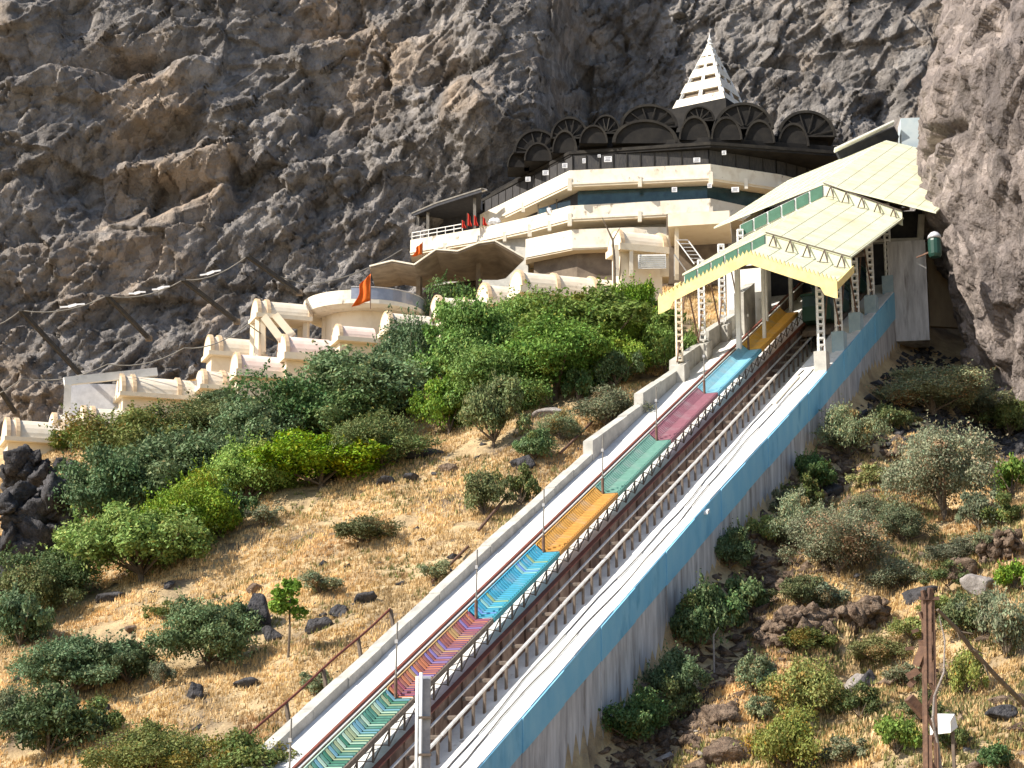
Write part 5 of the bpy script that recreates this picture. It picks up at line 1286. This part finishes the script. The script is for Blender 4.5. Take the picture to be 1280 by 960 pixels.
for a in (
 (28, 700, 120, 150, 'darkrock', 3, 'largest dark rock mass at the left edge', 'rock_outcrop', 'rock', None, .7, 60),
 (25, 625, 105, 95, 'darkrock', 5, 'dark rock block under the lowest vaulted shelter', 'rock_outcrop', 'rock', None, .7, 50),
 (62, 668, 74, 104, 'darkrock', 51, 'dark jagged rock at the right flank of the largest dark mass', 'rock_outcrop', 'rock', None, .7, 50),
 (92, 615, 34, 52, 'darkrock', 6, 'narrow upright dark rock beside the largest dark mass', 'boulder', 'boulder', RG, .7, 30),
 (60, 560, 50, 40, 'darkrock', 8, 'dark rock just below the second lowest shelter', 'boulder', 'boulder', RG, .8, 30),
 (15, 745, 70, 60, 'darkrock', 9, 'dark rock at the foot of the left edge outcrop', 'boulder', 'boulder', RG, .8, 30),
 (138, 752, 46, 20, 'darkrock', 11, 'flat slab boulder at the grass edge below the broad lime shrub', 'boulder', 'boulder', RG, .8, 22),
 (243, 873, 34, 24, 'darkrock', 12, 'pointed grey boulder alone on grass, left of the round black one', 'boulder', 'boulder', RG, .8, 22),
 (306, 860, 30, 24, 'darkrock', 13, 'round black boulder alone on grass below the sapling', 'boulder', 'boulder', RG, .8, 22),
 (322, 785, 52, 66, 'darkrock', 14, 'tall black boulder between the dark tree and the sapling', 'boulder', 'boulder', RG, .8, 26),
 (318, 742, 30, 22, 'redrock', 15, 'brown boulder above the tall black one', 'boulder', 'boulder', RG, .8, 22),
 (395, 790, 40, 26, 'darkrock', 16, 'black boulder right of the sapling', 'boulder', 'boulder', RG, .8, 22),
 (425, 770, 32, 24, 'darkrock', 17, 'black boulder farther right of the sapling', 'boulder', 'boulder', RG, .8, 22),
 (460, 752, 28, 20, 'darkrock', 18, 'black boulder at the right end of the boulder row', 'boulder', 'boulder', RG, .8, 22),
 (340, 800, 30, 22, 'darkrock', 19, 'black boulder at the sapling foot', 'boulder', 'boulder', RG, .8, 22),
 (125, 895, 30, 28, 'darkrock', 20, 'dark boulder in the lower left thicket edge', 'boulder', 'boulder', RG, .8, 22),
 (530, 572, 50, 22, 'darkrock', 21, 'flat brown slab at the top of the golden slope', 'boulder', 'boulder', RG, .8, 22),
 (512, 498, 52, 22, 'darkrock', 22, 'dark overhanging slab between the dark and bright trees', 'boulder', 'boulder', RG, .8, 22),
 (485, 605, 30, 18, 'darkrock', 23, 'dark stone in the stony patch at the slope top', 'boulder', 'boulder', RG, .8, 20),
 (515, 602, 24, 16, 'darkrock', 24, 'smaller dark stone right in the stony patch at the slope top', 'boulder', 'boulder', RG, .8, 20),
 (560, 590, 30, 18, 'redrock', 25, 'brown stone below the flat brown slab', 'boulder', 'boulder', RG, .8, 20),
 (690, 520, 44, 20, 'palerock', 26, 'pale stone slab on the ledge below the largest bright tree', 'boulder', 'boulder', RG, .8, 20),
 (655, 585, 38, 26, 'darkrock', 27, 'dark rock in the rubble beside the olive shrub', 'boulder', 'boulder', RG, .8, 22),
 (210, 735, 22, 14, 'darkrock', 28, 'small dark stone near the broad lime shrub', 'boulder', 'boulder', RG, .8, 18),
 (165, 790, 24, 14, 'redrock', 29, 'small brown stone below the flat slab boulder', 'boulder', 'boulder', RG, .8, 18),
 (995, 800, 96, 62, 'redrock', 31, 'left half of the crumbling red outcrop', 'rock_outcrop', 'rock', None, .6, 60),
 (1075, 780, 84, 40, 'redrock', 32, 'right half of the crumbling red outcrop', 'rock_outcrop', 'rock', None, .6, 50),
 (1068, 866, 36, 38, 'palerock', 33, 'pale rounded boulder beside a dark hollow', 'boulder', 'boulder', RG, .8, 24),
 (1086, 862, 36, 34, 'darkrock', 34, 'dark boulder touching the pale rounded one', 'boulder', 'boulder', RG, .8, 24),
 (1122, 856, 50, 26, 'redrock', 35, 'red brown boulder right of the pale rounded one', 'boulder', 'boulder', RG, .8, 22),
 (1225, 745, 46, 46, 'palerock', 36, 'pale angular rock in the gully at right', 'boulder', 'boulder', RG, .8, 24),
 (1255, 700, 60, 60, 'redrock', 37, 'reddish rock face beside the right edge', 'rock_outcrop', 'rock', None, .7, 40),
 (1205, 720, 60, 40, 'redrock', 38, 'shaded reddish rock above the gully', 'boulder', 'boulder', RG, .8, 26),
 (1242, 590, 40, 26, 'palerock', 39, 'pale block at the right edge below the pillar shrubs', 'boulder', 'boulder', RG, .8, 22),
 (900, 905, 60, 44, 'redrock', 40, 'crumbly rock left of the lower yellow green shrubs', 'boulder', 'boulder', RG, .8, 26),
 (905, 955, 80, 44, 'redrock', 41, 'crumbly rock at the bottom edge right of the wall', 'boulder', 'boulder', RG, .8, 26),
 (1042, 620, 40, 24, 'darkrock', 42, 'dark rock in shade beside the wall shrubs', 'boulder', 'boulder', RG, .8, 22),
 (1150, 750, 50, 26, 'darkrock', 43, 'dark rock behind the rusty pole top', 'boulder', 'boulder', RG, .8, 22),
 (1255, 900, 40, 22, 'darkrock', 44, 'dark rock at the lower right above the dark shrub', 'boulder', 'boulder', RG, .8, 22),
):
    u, v, w_, h_, mt, sd, lb, nm, ct_, gp, dp, nn = a
    rock(u, v, w_, h_, mt, sd, lb, nm, ct_, gp, dp, nn, tilt=random.Random(sd).uniform(-.3, .1), amp=.42 if mt == 'redrock' else .3)
# rubble: loose stones nobody could count
def rubble(name, n, smin, smax, amin, amax, matn, seed, thr, lb, szs=(.08, .38)):
    r = np.random.RandomState(seed); s = r.uniform(smin, smax, n); a = r.uniform(amin, amax, n)
    xy = Q0[:2] + s[:, None] * H2 + a[:, None] * R2; p = np.stack([xy[:, 0], xy[:, 1], np.zeros(n)], 1)
    keep = fbm(p / 5, 3, seed) > thr; p = p[keep]; n = len(p); p[:, 2] = terrain(p[:, 0], p[:, 1])
    oc = np.array([(1, 0, 0), (-1, 0, 0), (0, 1, 0), (0, -1, 0), (0, 0, 1), (0, 0, -1)], float)
    fo = np.array([(0, 2, 4), (2, 1, 4), (1, 3, 4), (3, 0, 4), (2, 0, 5), (1, 2, 5), (3, 1, 5), (0, 3, 5)])
    sz = szs[0] + (szs[1] - szs[0]) * r.rand(n, 1, 1) ** 2.5
    v = (oc[None] + r.normal(size=(n, 6, 3)) * .32) * sz * np.array([1.2, 1.1, .8]) + p[:, None]
    f = (fo[None] + np.arange(n)[:, None, None] * 6).reshape(-1, 3)
    raw_mesh(name, v.reshape(-1, 3), f, matn, 'stuff', lb, 'stones')
rubble('loose_stones', 1300, -50, 30, -60, -10.9, 'darkrock', 5, .12, 'dark loose stones in the grass left of the ramp')
rubble('loose_stones', 2600, -48, 8, 1, 34, 'redrock', 6, .08, 'reddish rubble on the slope right of the ramp', (.08, .5))
rubble('loose_stones', 600, -48, 8, 1, 34, 'palerock', 8, .0, 'pale stones scattered on the right slope', (.06, .35))
rubble('loose_stones', 2600, -50, 3, .5, 5.5, 'redrock', 12, -.3, 'brown rubble added to darken the shaded gully along the foot of the retaining wall', (.08, .45))  # stones added to darken the gully where the wall's shade falls short
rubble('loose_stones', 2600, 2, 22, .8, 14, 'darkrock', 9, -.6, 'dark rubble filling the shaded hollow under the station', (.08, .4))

# ------------------------------------------------------------------ foreground posts
q = P(530, 843, 50); b = (q[0], q[1], -1.75)
po = empty('steel_mast', b, 'pale galvanised box mast standing before the stairway at the bottom', 'mast')
wv_ = .42; top = float(q[2])
MB().hexa([(q[0] - .05, q[1], b[2]), (q[0] + .17, q[1] + .02, b[2]), (q[0] + .17, q[1] + .34, b[2]), (q[0] - .05, q[1] + .34, b[2]), (q[0] - .05, q[1], top - .12), (q[0] + .17, q[1] + .02, top - .12), (q[0] + .17, q[1] + .34, top - .02), (q[0] - .05, q[1] + .34, top - .02)]).build('shaft', 'mastgrey', po)
for dx in (-.17, -.07):
    MB().tube([(q[0] + dx, q[1] - .04, b[2]), (q[0] + dx, q[1] - .04, top + (.05 if dx > -.1 else -.05))], .045, 12).build('conduit', 'white', po, smooth=True)
for z in np.arange(-1, top - .5, .95): MB().box((q[0] + .04, q[1] + .14, z), (.32, .46, .06)).build('clamp_band', 'darksteel', po)

# rusty utility pole
q = P(1160, 742, 55); base = np.array([P(1158, 960, 55)[0] - .15, q[1], -1.75])
rp = empty('rusty_pole', base, 'rusted steel pole with broken brackets rising at the lower right', 'pole')
tp = np.array([q[0], q[1], q[2]])
def leg(sx, sy, t): return base * (1 - t) + tp * t + np.array([sx * (.17 - .05 * t), sy * .13, 0])
for sx in (-1, 1):
    for sy in (-1, 1): MB().bar(leg(sx, sy, 0), leg(sx, sy, 1), .085 if sx < 0 else .06).build('leg', 'rust', rp)
MB().bar(base + [-.11, -.15, 0], base * .55 + tp * .45 + [-.09, -.15, 0], .2, .03).build('side_plate', 'rust', rp)
MB().bar(base * .35 + tp * .65 + [-.05, -.15, 0], tp + [-.02, -.15, -.1], .17, .03).build('side_plate', 'rust', rp)
nb_ = 13
for k in range(nb_):
    t0, t1 = k / nb_, (k + 1) / nb_; sg = 1 if k % 2 else -1
    MB().bar(leg(-sg, -1, t0), leg(sg, -1, t1), .05).build('lacing_bar', 'rust', rp)
    MB().bar(leg(-sg, 1, t0), leg(sg, 1, t1), .05).build('lacing_bar', 'rust', rp)
def pt(u, v): return P(u, v, 55 - .2)
for (u0, v0, u1, v1, wd) in ((1149, 748, 1174, 748, .1), (1153, 738, 1156, 748, .09), (1163, 735, 1162, 748, .12), (1146, 832, 1156, 806, .22), (1134, 846, 1148, 838, .2), (1136, 872, 1156, 895, .25), (1152, 800, 1158, 850, .16),
                         (1154, 772, 1166, 776, .12), (1140, 790, 1148, 787, .1), (1132, 811, 1142, 810, .1), (1136, 858, 1143, 850, .16), (1148, 838, 1172, 838, .1), (1150, 765, 1154, 775, .09)):
    MB().bar(pt(u0, v0), pt(u1, v1), wd).build('bracket', 'rust', rp)
# dead branch and wires beside it
m = MB(); db = empty('dead_branch', P(1172, 762, 54), 'long thin dead branch leaning down to the right of the rusty pole', 'branch')
m.tube([P(1172, 762, 54), P(1195, 785, 54.3), P(1215, 812, 54.5), P(1245, 845, 55), P(1290, 890, 56)], [.05, .06, .07, .07, .08], 6); m.build('stem', 'bark', db)
for (u0, v0, u1, v1) in ((1195, 785, 1200, 800), (1215, 812, 1232, 818), (1230, 830, 1238, 850), (1200, 790, 1216, 792)): MB().tube([P(u0, v0, 54.4), P(u1, v1, 54.2)], [.035, .012], 5).build('twig', 'bark', db)
ds = empty('dead_sapling', P(1172, 960, 54), 'thin bare sapling twisting up right beside the rusty pole', 'branch')
MB().tube([P(1178, 975, 54), P(1172, 930, 54), P(1166, 900, 54), P(1168, 870, 54), P(1180, 840, 54), P(1181, 800, 54), P(1174, 770, 54)], [.05, .045, .04, .035, .03, .025, .015], 6).build('stem', 'palerock', ds)
# white cabinet beside the pole, on the slope
q = P(1181, 906, 57); cb = empty('cabinet', (q[0], q[1], q[2] - 1.3), 'white metal cabinet with a slanted top behind the rusty pole', 'cabinet')
m = MB(); x, y, z = q
m.hexa([(x - .45, y, z - .30), (x + .10, y - .3, z - .24), (x + .5, y + .5, z - .05), (x - .1, y + .8, z - .1), (x - .45, y, z + .12), (x + .10, y - .3, z + .10), (x + .42, y + .5, z + .34), (x - .1, y + .8, z + .36)])
m.build('body', 'white', cb)
m = MB()
for dx, dy in ((-.25, .05), (.22, 0), (.36, .6), (-.15, .7)): m.bar((x + dx, y + dy, -1.75), (x + dx, y + dy, z - .2), .09)
m.build('stand', 'darksteel', cb)
# thin stake in the gully at right
q = hit(893, 845); sk = empty('wire_stake', q, 'thin pale stake with a forked top in the shade right of the wall', 'stake')
MB().tube([q - [0, 0, .3], q + [0, 0, 2.0]], [.05, .04], 6).build('stem', 'palerock', sk)
MB().tube([q + [0, 0, 1.9], q + [.25, 0, 2.3]], [.03, .02], 5).build('fork', 'palerock', sk)
